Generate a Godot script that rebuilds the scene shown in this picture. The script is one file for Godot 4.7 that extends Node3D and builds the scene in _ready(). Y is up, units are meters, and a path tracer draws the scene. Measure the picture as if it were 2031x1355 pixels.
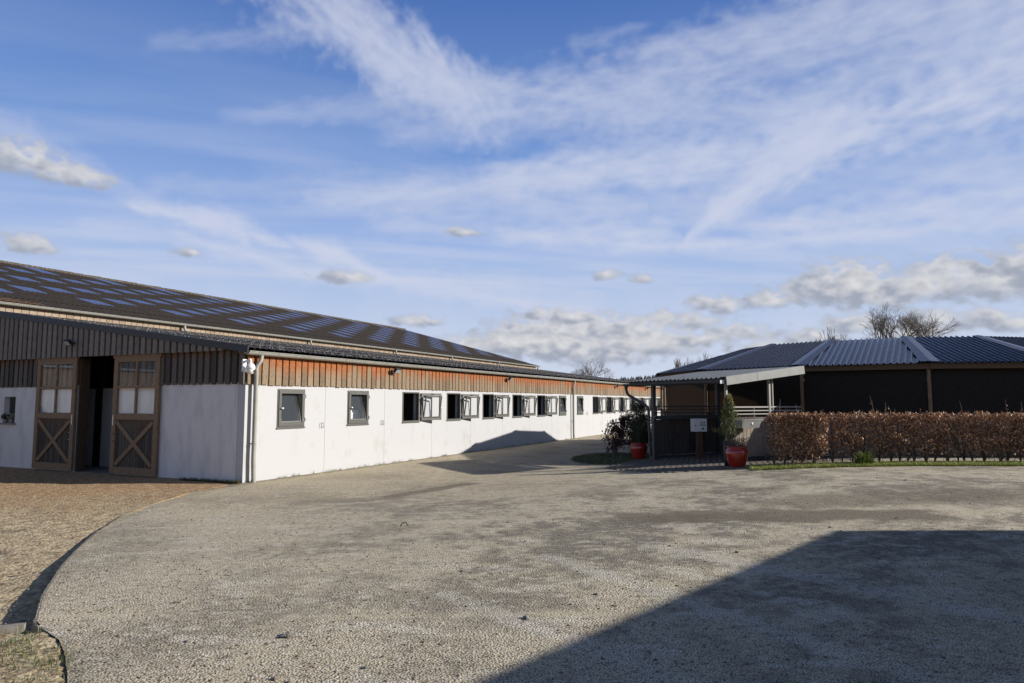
extends Node3D
# A riding stable yard on a clear winter afternoon: the long white stable on the left, the horse walker and its entrance canopy on the right.

const CORNER := Vector3(-5.861, 0, -15.164)   # foot of the stable's near corner
const TURN := 1.12846                          # the stable's own x axis runs along its long wall, its z axis points out of that wall
var rng := RandomNumberGenerator.new()
var M := {}
var grain: FastNoiseLite
var broad: FastNoiseLite
var streaky: FastNoiseLite

# ---------------------------------------------------------------- names and tags
func numbered(called: String) -> String:
	if not has_node(NodePath(called)):
		return called
	var k := 1
	while has_node(NodePath("%s_%03d" % [called, k])):
		k += 1
	return "%s_%03d" % [called, k]

func tag(o: Node3D, label: String, category: String, group := "", kind := "") -> void:
	if label: o.set_meta("label", label)
	if category: o.set_meta("category", category)
	if group: o.set_meta("group", group)
	if kind: o.set_meta("kind", kind)

func thing(called: String, label: String, category: String, where := Vector3.ZERO, turn := 0.0, group := "") -> Node3D:
	var o := Node3D.new()
	o.name = numbered(called)
	add_child(o)
	o.position = where
	o.rotation.y = turn
	tag(o, label, category, group)
	return o

func part(called: String, mesh: Mesh, parent: Node3D, at := Transform3D(), m: Material = null) -> MeshInstance3D:
	var o := MeshInstance3D.new()
	o.name = numbered(called) if parent == self else called
	o.mesh = mesh
	o.transform = at
	if m: o.material_override = m
	parent.add_child(o, true)
	return o

func put(called: String, st: SurfaceTool, m: Material, parent: Node3D) -> MeshInstance3D:
	return part(called, done(st, m), parent)

func ground_piece(called: String, mesh: Mesh, label: String) -> MeshInstance3D:
	var o := part(called, mesh, self)
	tag(o, label, "", "", "structure")
	return o

func moved(p: Vector3, turn := 0.0, s := 1.0) -> Transform3D:
	return Transform3D(Basis(Vector3.UP, turn).scaled(Vector3.ONE * s), p)

func dup(o: Node3D, where: Vector3, turn: float, label: String) -> Node3D:
	var c: Node3D = o.duplicate()
	c.name = numbered(String(o.name))
	add_child(c)
	c.position = where
	c.rotation.y = turn
	c.set_meta("label", label)
	return c

# ---------------------------------------------------------------- shapes
func S(smooth := false) -> SurfaceTool:
	var st := SurfaceTool.new()
	st.begin(Mesh.PRIMITIVE_TRIANGLES)
	st.set_smooth_group(0 if smooth else -1)
	return st

func done(st: SurfaceTool, m: Material = null) -> ArrayMesh:
	st.generate_normals()
	if m: st.set_material(m)
	return st.commit()

func tri(st: SurfaceTool, a: Vector3, b: Vector3, c: Vector3, ua := Vector2.ZERO, ub := Vector2.ZERO, uc := Vector2.ZERO) -> void:
	st.set_uv(ua); st.add_vertex(a)
	st.set_uv(ub); st.add_vertex(b)
	st.set_uv(uc); st.add_vertex(c)

# corners run clockwise as seen from outside: top left, top right, bottom right, bottom left
func quad(st: SurfaceTool, a: Vector3, b: Vector3, c: Vector3, d: Vector3, r := Rect2(0, 0, 1, 1)) -> void:
	var p := r.position
	var e := r.end
	tri(st, a, b, c, p, Vector2(e.x, p.y), e)
	tri(st, a, c, d, p, e, Vector2(p.x, e.y))

func box(st: SurfaceTool, c: Vector3, s: Vector3, b := Basis.IDENTITY, r := Rect2(0, 0, 1, 1)) -> void:
	var x := b.x * s.x * 0.5
	var y := b.y * s.y * 0.5
	var z := b.z * s.z * 0.5
	quad(st, c - x + y + z, c + x + y + z, c + x - y + z, c - x - y + z, r)
	quad(st, c + x + y - z, c - x + y - z, c - x - y - z, c + x - y - z, r)
	quad(st, c + x + y + z, c + x + y - z, c + x - y - z, c + x - y + z, r)
	quad(st, c - x + y - z, c - x + y + z, c - x - y + z, c - x - y - z, r)
	quad(st, c - x + y - z, c + x + y - z, c + x + y + z, c - x + y + z, r)
	quad(st, c - x - y + z, c + x - y + z, c + x - y - z, c - x - y - z, r)

# a box between two corners
func slab(st: SurfaceTool, lo: Vector3, hi: Vector3, r := Rect2(0, 0, 1, 1)) -> void:
	box(st, (lo + hi) / 2, (hi - lo).abs(), Basis.IDENTITY, r)

# a bar of w by h along a line; h stands along the given up
func bar(st: SurfaceTool, a: Vector3, b: Vector3, w: float, h: float, up := Vector3.UP) -> void:
	var z := (b - a).normalized()
	var x := up.cross(z).normalized()
	box(st, (a + b) / 2, Vector3(w, h, a.distance_to(b)), Basis(x, z.cross(x), z))

func tube(st: SurfaceTool, pts: Array, radii: Array, n := 8, caps := true) -> void:
	st.set_smooth_group(0)
	var rings := []
	var u := Vector3.ZERO
	for i in pts.size():
		var t: Vector3 = (pts[mini(i + 1, pts.size() - 1)] - pts[maxi(i - 1, 0)]).normalized()
		if u == Vector3.ZERO:
			u = t.cross(Vector3.UP if absf(t.y) < 0.9 else Vector3.RIGHT)
		u = (u - t * u.dot(t)).normalized()
		var v := t.cross(u)
		var ring := []
		for j in n + 1:
			ring.append(pts[i] + (u * cos(TAU * j / n) + v * sin(TAU * j / n)) * radii[mini(i, radii.size() - 1)])
		rings.append(ring)
	for i in pts.size() - 1:
		for j in n:
			quad(st, rings[i][j], rings[i + 1][j], rings[i + 1][j + 1], rings[i][j + 1], Rect2(float(j) / n, i, 1.0 / n, 1))
	if caps:
		st.set_smooth_group(-1)
		for j in n:
			tri(st, pts[-1], rings[-1][j + 1], rings[-1][j])
			tri(st, pts[0], rings[0][j], rings[0][j + 1])

# a profile of (radius, height) turned about the y axis
func lathe(st: SurfaceTool, prof: Array, n := 20, at := Vector3.ZERO) -> void:
	st.set_smooth_group(0)
	for i in prof.size() - 1:
		for j in n:
			var q := []
			for k in [[i, j], [i + 1, j], [i + 1, j + 1], [i, j + 1]]:
				var an: float = TAU * k[1] / n
				q.append(at + Vector3(prof[k[0]].x * cos(an), prof[k[0]].y, -prof[k[0]].x * sin(an)))
			quad(st, q[0], q[1], q[2], q[3], Rect2(float(j) / n, prof[i].y, 1.0 / n, prof[i + 1].y - prof[i].y))

func ball(st: SurfaceTool, c: Vector3, r: Vector3, n := 8) -> void:
	var prof := []
	for i in n + 1:
		prof.append(Vector2(sin(PI * i / n), -cos(PI * i / n)))
	st.set_smooth_group(0)
	for i in n:
		for j in n * 2:
			var q := []
			for k in [[i, j], [i + 1, j], [i + 1, j + 1], [i, j + 1]]:
				var an: float = PI * k[1] / n
				q.append(c + Vector3(prof[k[0]].x * cos(an), prof[k[0]].y, -prof[k[0]].x * sin(an)) * r)
			quad(st, q[0], q[1], q[2], q[3])

# a folded sheet: o is the lower left corner, u runs across the folds (unit), w runs up along them (unit), reach(x) gives where each fold starts and ends
func sheet(st: SurfaceTool, o: Vector3, u: Vector3, w: Vector3, width: float, fold: Array, reach: Callable, pitch: float) -> void:
	var out := w.cross(u) if w.cross(u).y > 0 else u.cross(w)
	var flip := w.cross(u).dot(out) > 0
	var xs := []
	var x := 0.0
	var k := 0
	while x < width - 1e-4:
		xs.append([x, fold[k % fold.size()].y])
		var nx: float = (k / fold.size()) * pitch + fold[(k + 1) % fold.size()].x * pitch
		if (k + 1) % fold.size() == 0:
			nx = (k / fold.size() + 1) * pitch
		x = nx
		k += 1
	xs.append([width, fold[k % fold.size()].y])
	for i in xs.size() - 1:
		var a: Vector2 = reach.call(xs[i][0])
		var b: Vector2 = reach.call(xs[i + 1][0])
		if a.y - a.x < 0.002 and b.y - b.x < 0.002:
			continue
		var p0: Vector3 = o + u * xs[i][0] + out * xs[i][1]
		var p1: Vector3 = o + u * xs[i + 1][0] + out * xs[i + 1][1]
		var r := Rect2(xs[i][0], 0, xs[i + 1][0] - xs[i][0], 1)
		if flip:
			quad(st, p1 + w * b.y, p0 + w * a.y, p0 + w * a.x, p1 + w * b.x, r)
		else:
			quad(st, p0 + w * a.y, p1 + w * b.y, p1 + w * b.x, p0 + w * a.x, r)

func wave(n := 8, amp := 0.025) -> Array:
	var f := []
	for i in n:
		f.append(Vector2(float(i) / n, amp * (0.5 - 0.5 * cos(TAU * i / n))))
	return f

# many copies of one mesh: where is an array of Transform3D, tint one of colours
func swarm(called: String, mesh: Mesh, where: Array, tint: Array, parent: Node3D, kind := "") -> MultiMeshInstance3D:
	var mm := MultiMesh.new()
	mm.transform_format = MultiMesh.TRANSFORM_3D
	mm.use_colors = not tint.is_empty()
	mm.mesh = mesh
	mm.instance_count = where.size()
	for i in where.size():
		mm.set_instance_transform(i, where[i])
		if mm.use_colors: mm.set_instance_color(i, tint[i])
	var o := MultiMeshInstance3D.new()
	o.name = numbered(called) if parent == self else called
	o.multimesh = mm
	parent.add_child(o, true)
	if kind: o.set_meta("kind", kind)
	return o

# ---------------------------------------------------------------- materials
func noise(sd: int, freq: float, oct := 4) -> FastNoiseLite:
	var n := FastNoiseLite.new()
	n.noise_type = FastNoiseLite.TYPE_SIMPLEX_SMOOTH
	n.seed = sd
	n.frequency = freq
	n.fractal_octaves = oct
	return n

func rgb(r: float, g: float, b: float) -> Color:      # a linear base colour
	return Color(r, g, b).linear_to_srgb()

func mat(c: Color, rough := 0.8, metal := 0.0) -> StandardMaterial3D:
	var m := StandardMaterial3D.new()
	m.albedo_color = c
	m.roughness = rough
	m.metallic = metal
	return m

# f(x, y) -> linear Color; drawn in bands by all the processor's cores
func drawn(w: int, h: int, f: Callable) -> ImageTexture:
	return ImageTexture.create_from_image(picture(w, h, f))

func picture(w: int, h: int, f: Callable) -> Image:
	var bands := []
	var count := 16
	bands.resize(count)
	var job := func(i: int) -> void:
		var y0 := h * i / count
		var y1 := h * (i + 1) / count
		var bytes := PackedByteArray()
		bytes.resize((y1 - y0) * w * 3)
		var k := 0
		for y in range(y0, y1):
			for x in w:
				var c: Color = f.call(x, y)
				c = c.linear_to_srgb()
				bytes[k] = clampi(int(c.r * 255.0 + 0.5), 0, 255)
				bytes[k + 1] = clampi(int(c.g * 255.0 + 0.5), 0, 255)
				bytes[k + 2] = clampi(int(c.b * 255.0 + 0.5), 0, 255)
				k += 3
		bands[i] = bytes
	var t := WorkerThreadPool.add_group_task(job, count)
	WorkerThreadPool.wait_for_group_task_completion(t)
	var all := PackedByteArray()
	for b in bands:
		all.append_array(b)
	return Image.create_from_data(w, h, false, Image.FORMAT_RGB8, all)

func triplanar(m: StandardMaterial3D, scale: Vector3, world := true) -> StandardMaterial3D:
	m.uv1_triplanar = true
	m.uv1_world_triplanar = world
	m.uv1_triplanar_sharpness = 4.0
	m.uv1_scale = scale
	return m

# a picture that joins up at its edges, from two noises (0..1 each); f(a, b) -> linear Color
func tile(side: int, na: FastNoiseLite, nb: FastNoiseLite, f: Callable) -> ImageTexture:
	var a := na.get_seamless_image(side, side).get_data()
	var b := nb.get_seamless_image(side, side).get_data()
	var bytes := PackedByteArray()
	bytes.resize(side * side * 3)
	var lut := PackedByteArray()
	lut.resize(64 * 64 * 3)
	for i in 64:
		for j in 64:
			var c: Color = f.call(i / 63.0, j / 63.0)
			c = c.linear_to_srgb()
			var k := (i * 64 + j) * 3
			lut[k] = clampi(int(c.r * 255), 0, 255)
			lut[k + 1] = clampi(int(c.g * 255), 0, 255)
			lut[k + 2] = clampi(int(c.b * 255), 0, 255)
	for i in side * side:
		var k := ((a[i] >> 2) * 64 + (b[i] >> 2)) * 3
		bytes[i * 3] = lut[k]
		bytes[i * 3 + 1] = lut[k + 1]
		bytes[i * 3 + 2] = lut[k + 2]
	return ImageTexture.create_from_image(Image.create_from_data(side, side, false, Image.FORMAT_RGB8, bytes))

# fine relief from a noise, as a normal map that joins up at its edges
func bumps(m: StandardMaterial3D, side: int, n: FastNoiseLite, strength: float) -> void:
	var im := n.get_seamless_image(side, side)
	im.bump_map_to_normal_map(strength)
	m.normal_enabled = true
	m.normal_texture = ImageTexture.create_from_image(im)

func mixc(a: Color, b: Color, t: float) -> Color:
	return a.lerp(b, clampf(t, 0.0, 1.0))

# ---------------------------------------------------------------- the sky
# Wisps and clouds as strokes on the dome: azimuth and elevation of both ends, half widths there (degrees), how dense, and 0 for ice wisps, 1 for low heaps
const WISPS := [
	[-18.5, 31.5, -9.6, 27.2, 2.2, 1.5, 0.75, 2], [-10.5, 27.8, -7.5, 25.8, 1.4, 1.2, 0.65, 2], [-9.0, 25.6, -1.5, 25.2, 1.2, 0.8, 0.6, 2], [-7.4, 28.6, -4.8, 25.4, 0.5, 1.6, 0.7, 2], [-14.6, 30.0, -11.2, 26.0, 1.2, 0.8, 0.5, 2],
	[-22.6, 21.6, -5.0, 24.6, 0.35, 1.0, 0.35, 0], [-28.0, 25.6, -16.0, 28.6, 0.4, 0.7, 0.3, 0],
	[-29.0, 14.2, -23.0, 13.5, 0.25, 0.65, 0.95, 0], [-23.6, 13.6, -18.6, 12.5, 0.75, 0.25, 0.95, 0], [-17.4, 12.6, -14.8, 11.9, 0.3, 0.7, 0.85, 0], [-15.2, 12.0, -11.2, 10.6, 0.55, 0.2, 0.9, 0],
	[-25.0, 12.2, -16.8, 10.4, 0.5, 0.6, 0.75, 0], [-12.0, 10.4, 5.0, 7.4, 0.45, 0.5, 0.75, 0], [-14.0, 10.2, -1.0, 9.4, 0.6, 1.0, 0.5, 0], [-32.0, 12.4, -27.0, 12.2, 0.4, 0.5, 0.35, 0],
	[-37.5, 18.2, -29.0, 14.9, 0.8, 0.6, 0.45, 0], [-27.0, 16.0, -6.0, 17.6, 0.5, 1.2, 0.28, 0],
	[14.6, 13.0, 18.2, 15.8, 0.22, 0.8, 0.95, 0], [18.0, 15.6, 23.6, 19.2, 0.8, 1.3, 0.95, 0], [23.0, 18.9, 38.5, 21.4, 1.1, 2.2, 0.95, 0], [22.0, 21.6, 39.0, 24.2, 0.8, 2.0, 0.5, 0],
	[0.0, 18.4, 22.0, 19.4, 1.0, 1.4, 0.85, 0], [6.0, 20.2, 15.0, 19.4, 0.8, 1.6, 0.55, 0], [-16.0, 16.0, 4.0, 18.4, 0.5, 1.2, 0.6, 0], [-10.0, 14.4, 8.0, 15.8, 0.7, 1.0, 0.45, 0],
	[0.0, 24.6, 38.0, 27.0, 1.2, 3.0, 0.62, 0], [12.0, 27.6, 39.0, 27.6, 0.6, 2.4, 0.5, 0], [10.0, 22.4, 24.0, 22.0, 0.9, 1.1, 0.5, 0], [-9.0, 21.6, 12.0, 24.0, 0.7, 1.3, 0.4, 0],
	[0.0, 13.9, 11.5, 13.7, 0.5, 0.7, 0.85, 0], [2.0, 16.2, 16.0, 15.6, 0.6, 0.8, 0.4, 0], [9.0, 12.6, 40.0, 12.2, 0.3, 0.5, 0.8, 0], [20.0, 13.6, 40.0, 13.9, 0.4, 1.0, 0.8, 0], [24.0, 14.6, 39.0, 16.4, 0.3, 0.8, 0.45, 0], [17.0, 15.2, 34.0, 17.2, 0.6, 1.4, 0.35, 0],
	[11.0, 29.2, 6.0, 28.4, 0.25, 0.4, 0.3, 0], [28.0, 7.3, 39.0, 8.6, 0.07, 0.14, 0.6, 0],
]
const HEAPS := [
	[23.6, 8.4, 2.6, 0.9], [25.6, 8.7, 2.4, 1.5], [27.6, 8.2, 2.4, 1.3], [29.0, 7.6, 2.0, 0.9], [32.0, 8.9, 2.4, 1.1], [35.6, 8.0, 3.2, 1.3], [37.4, 9.0, 2.4, 1.2], [30.6, 8.0, 2.0, 0.8],
	[15.6, 7.9, 1.3, 0.5], [17.2, 7.5, 1.3, 0.6], [20.4, 7.8, 1.5, 0.6], [14.6, 6.4, 1.6, 0.6], [12.0, 6.8, 1.0, 0.5],
	[0.6, 5.4, 3.0, 1.2], [3.4, 5.8, 3.0, 1.3], [6.8, 5.6, 3.2, 1.3], [10.0, 5.5, 2.8, 1.1], [7.0, 3.9, 4.0, 0.9], [2.0, 4.4, 3.4, 0.9], [12.6, 4.6, 2.6, 0.9], [-1.0, 4.7, 2.6, 0.7], [4.6, 4.3, 3.4, 0.6], [8.8, 4.5, 2.6, 0.6], [-4.6, 4.4, 2.0, 0.8], [2.4, 7.2, 1.0, 0.4], [5.0, 7.0, 1.3, 0.5],
	[18.0, 5.4, 2.0, 0.7], [15.2, 4.9, 1.6, 0.5], [20.4, 3.9, 2.6, 0.8], [23.6, 4.9, 1.8, 0.6], [26.4, 5.7, 2.0, 0.7], [31.4, 5.6, 1.6, 0.8], [34.6, 5.6, 1.6, 0.7], [29.6, 4.8, 2.2, 0.5], [37.0, 5.2, 2.0, 0.6],
	[-8.0, 6.6, 1.8, 0.45], [-13.6, 10.0, 1.7, 0.5], [-25.4, 11.2, 0.9, 0.3], [-4.4, 14.0, 1.2, 0.35], [-35.6, 10.6, 1.5, 0.6], [-36.4, 16.2, 2.2, 1.0], [-33.4, 15.6, 2.0, 0.7], [7.8, 10.4, 0.9, 0.4], [10.8, 10.0, 0.8, 0.35],
]

func sky_picture() -> Image:
	var w := 4096
	var h := 2048
	var per := w / 360.0
	var wisp := PackedFloat32Array()
	var heap := PackedFloat32Array()
	var lit := PackedFloat32Array()
	var rows := 1024
	wisp.resize(w * rows)
	heap.resize(w * rows)
	lit.resize(w * rows)
	var n1 := noise(3, 0.055, 5)
	var n2 := noise(8, 0.5, 4)
	var n3 := noise(21, 0.28, 5)
	# the strokes, each also drawn again elsewhere round the dome so that the sky goes on as it is in view
	for turn in [0.0, 84.0, 171.0, -96.0]:
		var sgn := 1.0 if turn != 171.0 else -1.0
		for s in WISPS:
			var a := Vector2(s[0] * sgn + turn, s[1])
			var b := Vector2(s[2] * sgn + turn, s[3])
			var wide: float = maxf(s[4], s[5]) * 2.9 + 0.6
			var along := (b - a).normalized()
			for y in range(maxi(0, int((90.0 - maxf(a.y, b.y) - wide) * per)), mini(rows, int((90.0 - minf(a.y, b.y) + wide) * per))):
				var el := 90.0 - (y + 0.5) / per
				for x in range(int((minf(a.x, b.x) - wide + 180.0) * per), int((maxf(a.x, b.x) + wide + 180.0) * per)):
					var p := Vector2((x + 0.5) / per - 180.0, el)
					var t := clampf((p - a).dot(along) / a.distance_to(b), 0.0, 1.0)
					var half: float = lerpf(s[4], s[5], t) * 1.3
					var q := a.lerp(b, t)
					var off := p - q
					var lengthwise := off.dot(along)
					var d := Vector2(lengthwise * 0.45, off.cross(along)).length() / half
					if d > 2.2: continue
					var f := n3.get_noise_2d((p.dot(along)) * (1.3 if s[7] == 0 else 2.0), p.cross(along) * (2.3 if s[7] == 0 else 2.0))
					var g := n2.get_noise_2d(p.dot(along) * 0.5, p.cross(along) * 1.8)
					var v: float = smoothstep(1.75, 0.0, d + f * 0.8) * (0.80 + 0.45 * g + 0.2 * f) * s[6]
					var i := y * w + posmod(x, w)
					wisp[i] = 1.0 - (1.0 - wisp[i]) * (1.0 - clampf(v, 0.0, 1.0))
		for s in HEAPS:
			var c := Vector2(s[0] * sgn + turn, s[1])
			for y in range(int((90.0 - c.y - s[3] * 2.9) * per), int((90.0 - c.y + s[3] * 2.9) * per)):
				var el := 90.0 - (y + 0.5) / per
				for x in range(int((c.x - s[2] * 2.5 + 180.0) * per), int((c.x + s[2] * 2.5 + 180.0) * per)):
					var p := Vector2((x + 0.5) / per - 180.0, el)
					var e := Vector2((p.x - c.x) / (s[2] * 1.25), (p.y - c.y) / (s[3] * 1.3))
					if e.y < 0: e.y *= 1.35
					var d := e.length()
					if d > 1.9: continue
					var f := n3.get_noise_2d(p.x * 1.7 + 50.0, p.y * 2.9)
					var f2 := n2.get_noise_2d(p.x * 1.7, p.y * 2.8)
					var v = smoothstep(1.35, 0.45, d + f * 0.6 + f2 * 0.3)
					if v <= 0: continue
					var i := y * w + posmod(x, w)
					heap[i] = 1.0 - (1.0 - heap[i]) * (1.0 - v * 0.92)
					var top := clampf(0.45 + e.y * 0.5 + f * 0.8 + 0.25 * (p.x - c.x) / s[2], 0.0, 1.0)
					lit[i] = lerpf(lit[i], top, v)
	var job := func(x: int, y: int) -> Color:
		var el := 90.0 - (y + 0.5) / per
		if el < 0:
			return Color(0.10, 0.095, 0.085)
		var sx := posmod(x + w / 2, w)                    # the picture's edges meet straight ahead
		var az := (sx + 0.5) / per - 180.0
		var c: Color
		if el < 12.0: c = Color(0.60, 0.68, 0.83).lerp(Color(0.37, 0.50, 0.78), smoothstep(1.0, 13.0, el))
		elif el < 20.0: c = Color(0.36, 0.49, 0.79).lerp(Color(0.175, 0.315, 0.66), (el - 12.0) / 8.0)
		elif el < 32.0: c = Color(0.175, 0.315, 0.66).lerp(Color(0.072, 0.165, 0.46), (el - 20.0) / 12.0)
		else: c = Color(0.072, 0.165, 0.44).lerp(Color(0.035, 0.06, 0.12), clampf((el - 32.0) / 14.0, 0.0, 1.0))
		# thin veil everywhere, drawn out along the wind
		var r := 1.0 / maxf(0.16, sin(deg_to_rad(el)))
		var px := sin(deg_to_rad(az)) * cos(deg_to_rad(el)) * r
		var pz := cos(deg_to_rad(az)) * cos(deg_to_rad(el)) * r
		var v = n1.get_noise_2d(px * 9.0 + pz * 3.0, (pz - px * 0.3) * 26.0)
		var veil := clampf(0.12 + 0.22 * smoothstep(16.0, 4.0, el) + v * 0.45, 0.0, 0.6) * smoothstep(31.0, 13.0, el)
		c = c.lerp(Color(1.0, 0.95, 0.86), 0.75 * exp(-Vector2((az - 91.0) * cos(deg_to_rad(el)), el - 21.0).length() / 7.0))   # the brighter air about the sun
		var i := y * w + sx
		var a := 1.0 - (1.0 - veil) * (1.0 - wisp[i] * 0.86)
		c = c.lerp(Color(0.62, 0.66, 0.80), a)
		if heap[i] > 0.0:
			c = c.lerp(Color(0.36, 0.40, 0.49).lerp(Color(0.74, 0.73, 0.74), lit[i]), heap[i])
		return c
	var up := picture(w, rows, job)
	var all := Image.create(w, h, false, Image.FORMAT_RGB8)
	all.fill(Color(0.10, 0.095, 0.085).linear_to_srgb())
	all.blit_rect(up, Rect2i(0, 0, w, rows), Vector2i.ZERO)
	return all

# ---------------------------------------------------------------- the lie of the land
func smooth(t: float) -> float:
	t = clampf(t, 0.0, 1.0)
	return t * t * (3.0 - 2.0 * t)

# height of the yard at x and at depth d (metres before the camera); it rises a little towards the horse walker
func lie(x: float, d: float) -> float:
	var v = 0.9037 * x - 0.4281 * d + 11.788
	return 0.38 * smooth((v - 2.5) / 11.0) * smooth((d - 4.0) / 9.0)

func on(x: float, d: float, up := 0.0) -> Vector3:
	return Vector3(x, lie(x, d) + up, -d)

# left edge of the asphalt at depth d
func brim(d: float) -> float:
	var e := [[-12.0, -1.2], [2.0, -1.9], [3.6, -2.35], [4.48, -2.78], [4.94, -3.09], [5.35, -3.42], [5.6, -3.77], [6.42, -4.26], [7.48, -4.79], [8.38, -5.19], [9.53, -5.64], [10.9, -6.06], [12.08, -6.24], [13.76, -6.32], [14.7, -6.1], [15.16, -5.95], [80.0, 24.6]]
	for i in e.size() - 1:
		if d <= e[i + 1][0]:
			var t: float = (d - e[i][0]) / (e[i + 1][0] - e[i][0])
			return lerpf(e[i][1], e[i + 1][1], clampf(t, 0.0, 1.0))
	return e[-1][1]

# how far the earth yard lies below the asphalt
func drop(d: float) -> float:
	return lerpf(0.10, 0.004, smooth((d - 5.4) / 5.6)) if d > 5.42 else 0.0

func grid(xs: Array, ds: Array, at: Callable, uv: Callable) -> ArrayMesh:
	var verts := PackedVector3Array()
	var uvs := PackedVector2Array()
	var idx := PackedInt32Array()
	for d in ds:
		for x in xs:
			var p: Vector3 = at.call(x, d)
			verts.append(p)
			uvs.append(uv.call(p))
	var nx := xs.size()
	for j in ds.size() - 1:
		for i in nx - 1:
			var k := j * nx + i
			for t in [k, k + nx, k + nx + 1, k, k + nx + 1, k + 1]:
				idx.append(t)
	var arr := []
	arr.resize(Mesh.ARRAY_MAX)
	arr[Mesh.ARRAY_VERTEX] = verts
	arr[Mesh.ARRAY_TEX_UV] = uvs
	arr[Mesh.ARRAY_TEX_UV2] = uvs
	arr[Mesh.ARRAY_INDEX] = idx
	var st := SurfaceTool.new()
	st.create_from_arrays(arr)
	st.generate_normals()
	return st.commit()

func steps(a: float, b: float, s: float) -> Array:
	var r := []
	var n := maxi(1, int(round((b - a) / s)))
	for i in n + 1:
		r.append(lerpf(a, b, float(i) / n))
	return r

func blot(p: Vector2, a: Vector2, b: Vector2, half: float) -> float:
	var t := clampf((p - a).dot(b - a) / (b - a).length_squared(), 0.0, 1.0)
	return p.distance_to(a.lerp(b, t)) / half

func ground() -> void:
	# --- asphalt: dusty, with damp patches, pale scuffs and wheel tracks
	var n1 := noise(11, 0.35, 5)
	var n2 := noise(12, 2.2, 5)
	var n3 := noise(13, 9.0, 4)
	var n4 := noise(14, 1.2, 3)
	var side := 36.0
	var tex := drawn(1024, 1024, func(px, py):
		var x: float = -9.0 + side * px / 1024.0
		var d: float = 1.5 + side * py / 1024.0
		var a := n1.get_noise_2d(x, d)
		var b := n2.get_noise_2d(x, d)
		var c := n3.get_noise_2d(x * 0.55, d * 1.0)
		var q := Vector2(x, d)
		var base := mixc(Color(0.60, 0.53, 0.385), Color(0.27, 0.24, 0.18), 0.42 + a * 1.5 + b * 1.2 + c * 0.6)
		# pale dust and dried mud left lying, most of it near the earth yard
		var dusty := clampf(1.1 - (x - brim(d)) / 4.5, 0.0, 1.0) * 0.6 + 0.24 * smoothstep(9.0, 3.0, d)
		base = mixc(base, Color(0.68, 0.60, 0.45), dusty * (0.45 + b * 1.2 + c * 1.0))
		base = mixc(base, Color(0.72, 0.67, 0.55), smoothstep(0.24, 0.6, n4.get_noise_2d(x * 0.8, d * 2.0) + 0.45 * c) * 0.7)
		base = mixc(base, Color(0.75, 0.70, 0.58), smoothstep(0.30, 0.46, n3.get_noise_2d(x * 0.45 + 31.0, d * 1.1)) * 0.55)
		base = mixc(base, Color(0.20, 0.175, 0.13), smoothstep(0.30, 0.5, n3.get_noise_2d(x * 0.5 - 61.0, d * 1.1)) * 0.4)
		base = mixc(base, Color(0.56, 0.47, 0.32), smoothstep(10.0, 14.0, d) * smoothstep(4.0, 0.0, x) * (0.45 + b * 0.6))
		# damp patches
		var warp := 0.55 * n4.get_noise_2d(x * 1.3 + 9.0, d * 1.3) + 0.3 * b
		var wet := smoothstep(1.25, 0.55, blot(q, Vector2(1.7, 9.6), Vector2(5.4, 9.4), 0.42) + warp)
		wet = maxf(wet, smoothstep(1.3, 0.5, blot(q, Vector2(4.2, 10.4), Vector2(8.4, 10.9), 0.62) + warp) * 0.75)
		wet = maxf(wet, smoothstep(1.3, 0.6, blot(q, Vector2(3.4, 11.6), Vector2(4.4, 11.8), 0.22) + warp) * 0.6)
		wet = maxf(wet, smoothstep(1.3, 0.6, blot(q, Vector2(-2.2, 12.9), Vector2(-0.95, 14.7), 0.24) + warp * 0.8) * 0.85)
		wet = maxf(wet, smoothstep(1.4, 0.7, blot(q, Vector2(-3.5, 12.2), Vector2(-2.3, 12.6), 0.3) + warp) * 0.35)
		wet = maxf(wet, smoothstep(1.3, 0.6, blot(q, Vector2(-2.0, 9.4), Vector2(-1.4, 9.45), 0.2) + warp) * 0.4)
		base = mixc(base, Color(0.17, 0.14, 0.095), wet * 0.85)
		# wheel tracks of pale grit
		var tr := minf(blot(q, Vector2(0.4, 7.6), Vector2(3.4, 3.4), 0.16), blot(q, Vector2(1.6, 8.0), Vector2(5.2, 4.4), 0.2))
		tr = minf(tr, blot(q, Vector2(-0.6, 6.3), Vector2(2.6, 2.8), 0.14))
		base = mixc(base, Color(0.68, 0.64, 0.55), smoothstep(1.2, 0.3, tr + c * 0.8) * (0.5 + b * 0.5))
		# earth spilled along the stable wall
		var toe := (0.9037 * x - 0.4281 * d + 11.788)
		base = mixc(base, Color(0.58, 0.50, 0.34), smoothstep(1.0, 0.25, toe + 0.6 * b) * 0.8)
		base = mixc(base, Color(0.19, 0.165, 0.09), smoothstep(0.3, 0.08, toe + 0.25 * c + 0.1 * b) * 0.75)
		return base)
	var m := triplanar(mat(Color.WHITE, 0.92), Vector3.ONE * 0.25)
	var na := noise(31, 0.1, 4)
	var nb := noise(32, 0.022, 5)
	m.albedo_texture = tile(2048, na, nb, func(a, b):
		var v: float = clampf(0.80 + 2.5 * (a - 0.5), 0.25, 1.7)
		v *= 0.82 + 0.5 * b
		v *= 1.0 + 0.7 * smoothstep(0.66, 0.78, b + 0.3 * (a - 0.5)) - 0.45 * smoothstep(0.32, 0.20, b)
		v = v * (1.0 + 0.5 * smoothstep(0.66, 0.74, a)) * (1.0 - 0.5 * smoothstep(0.36, 0.28, a))
		return Color(v, v * 0.985, v * 0.96))
	bumps(m, 1024, noise(33, 0.16, 5), 2.2)
	m.detail_enabled = true
	m.detail_albedo = tex
	m.detail_blend_mode = BaseMaterial3D.BLEND_MODE_MUL
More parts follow.
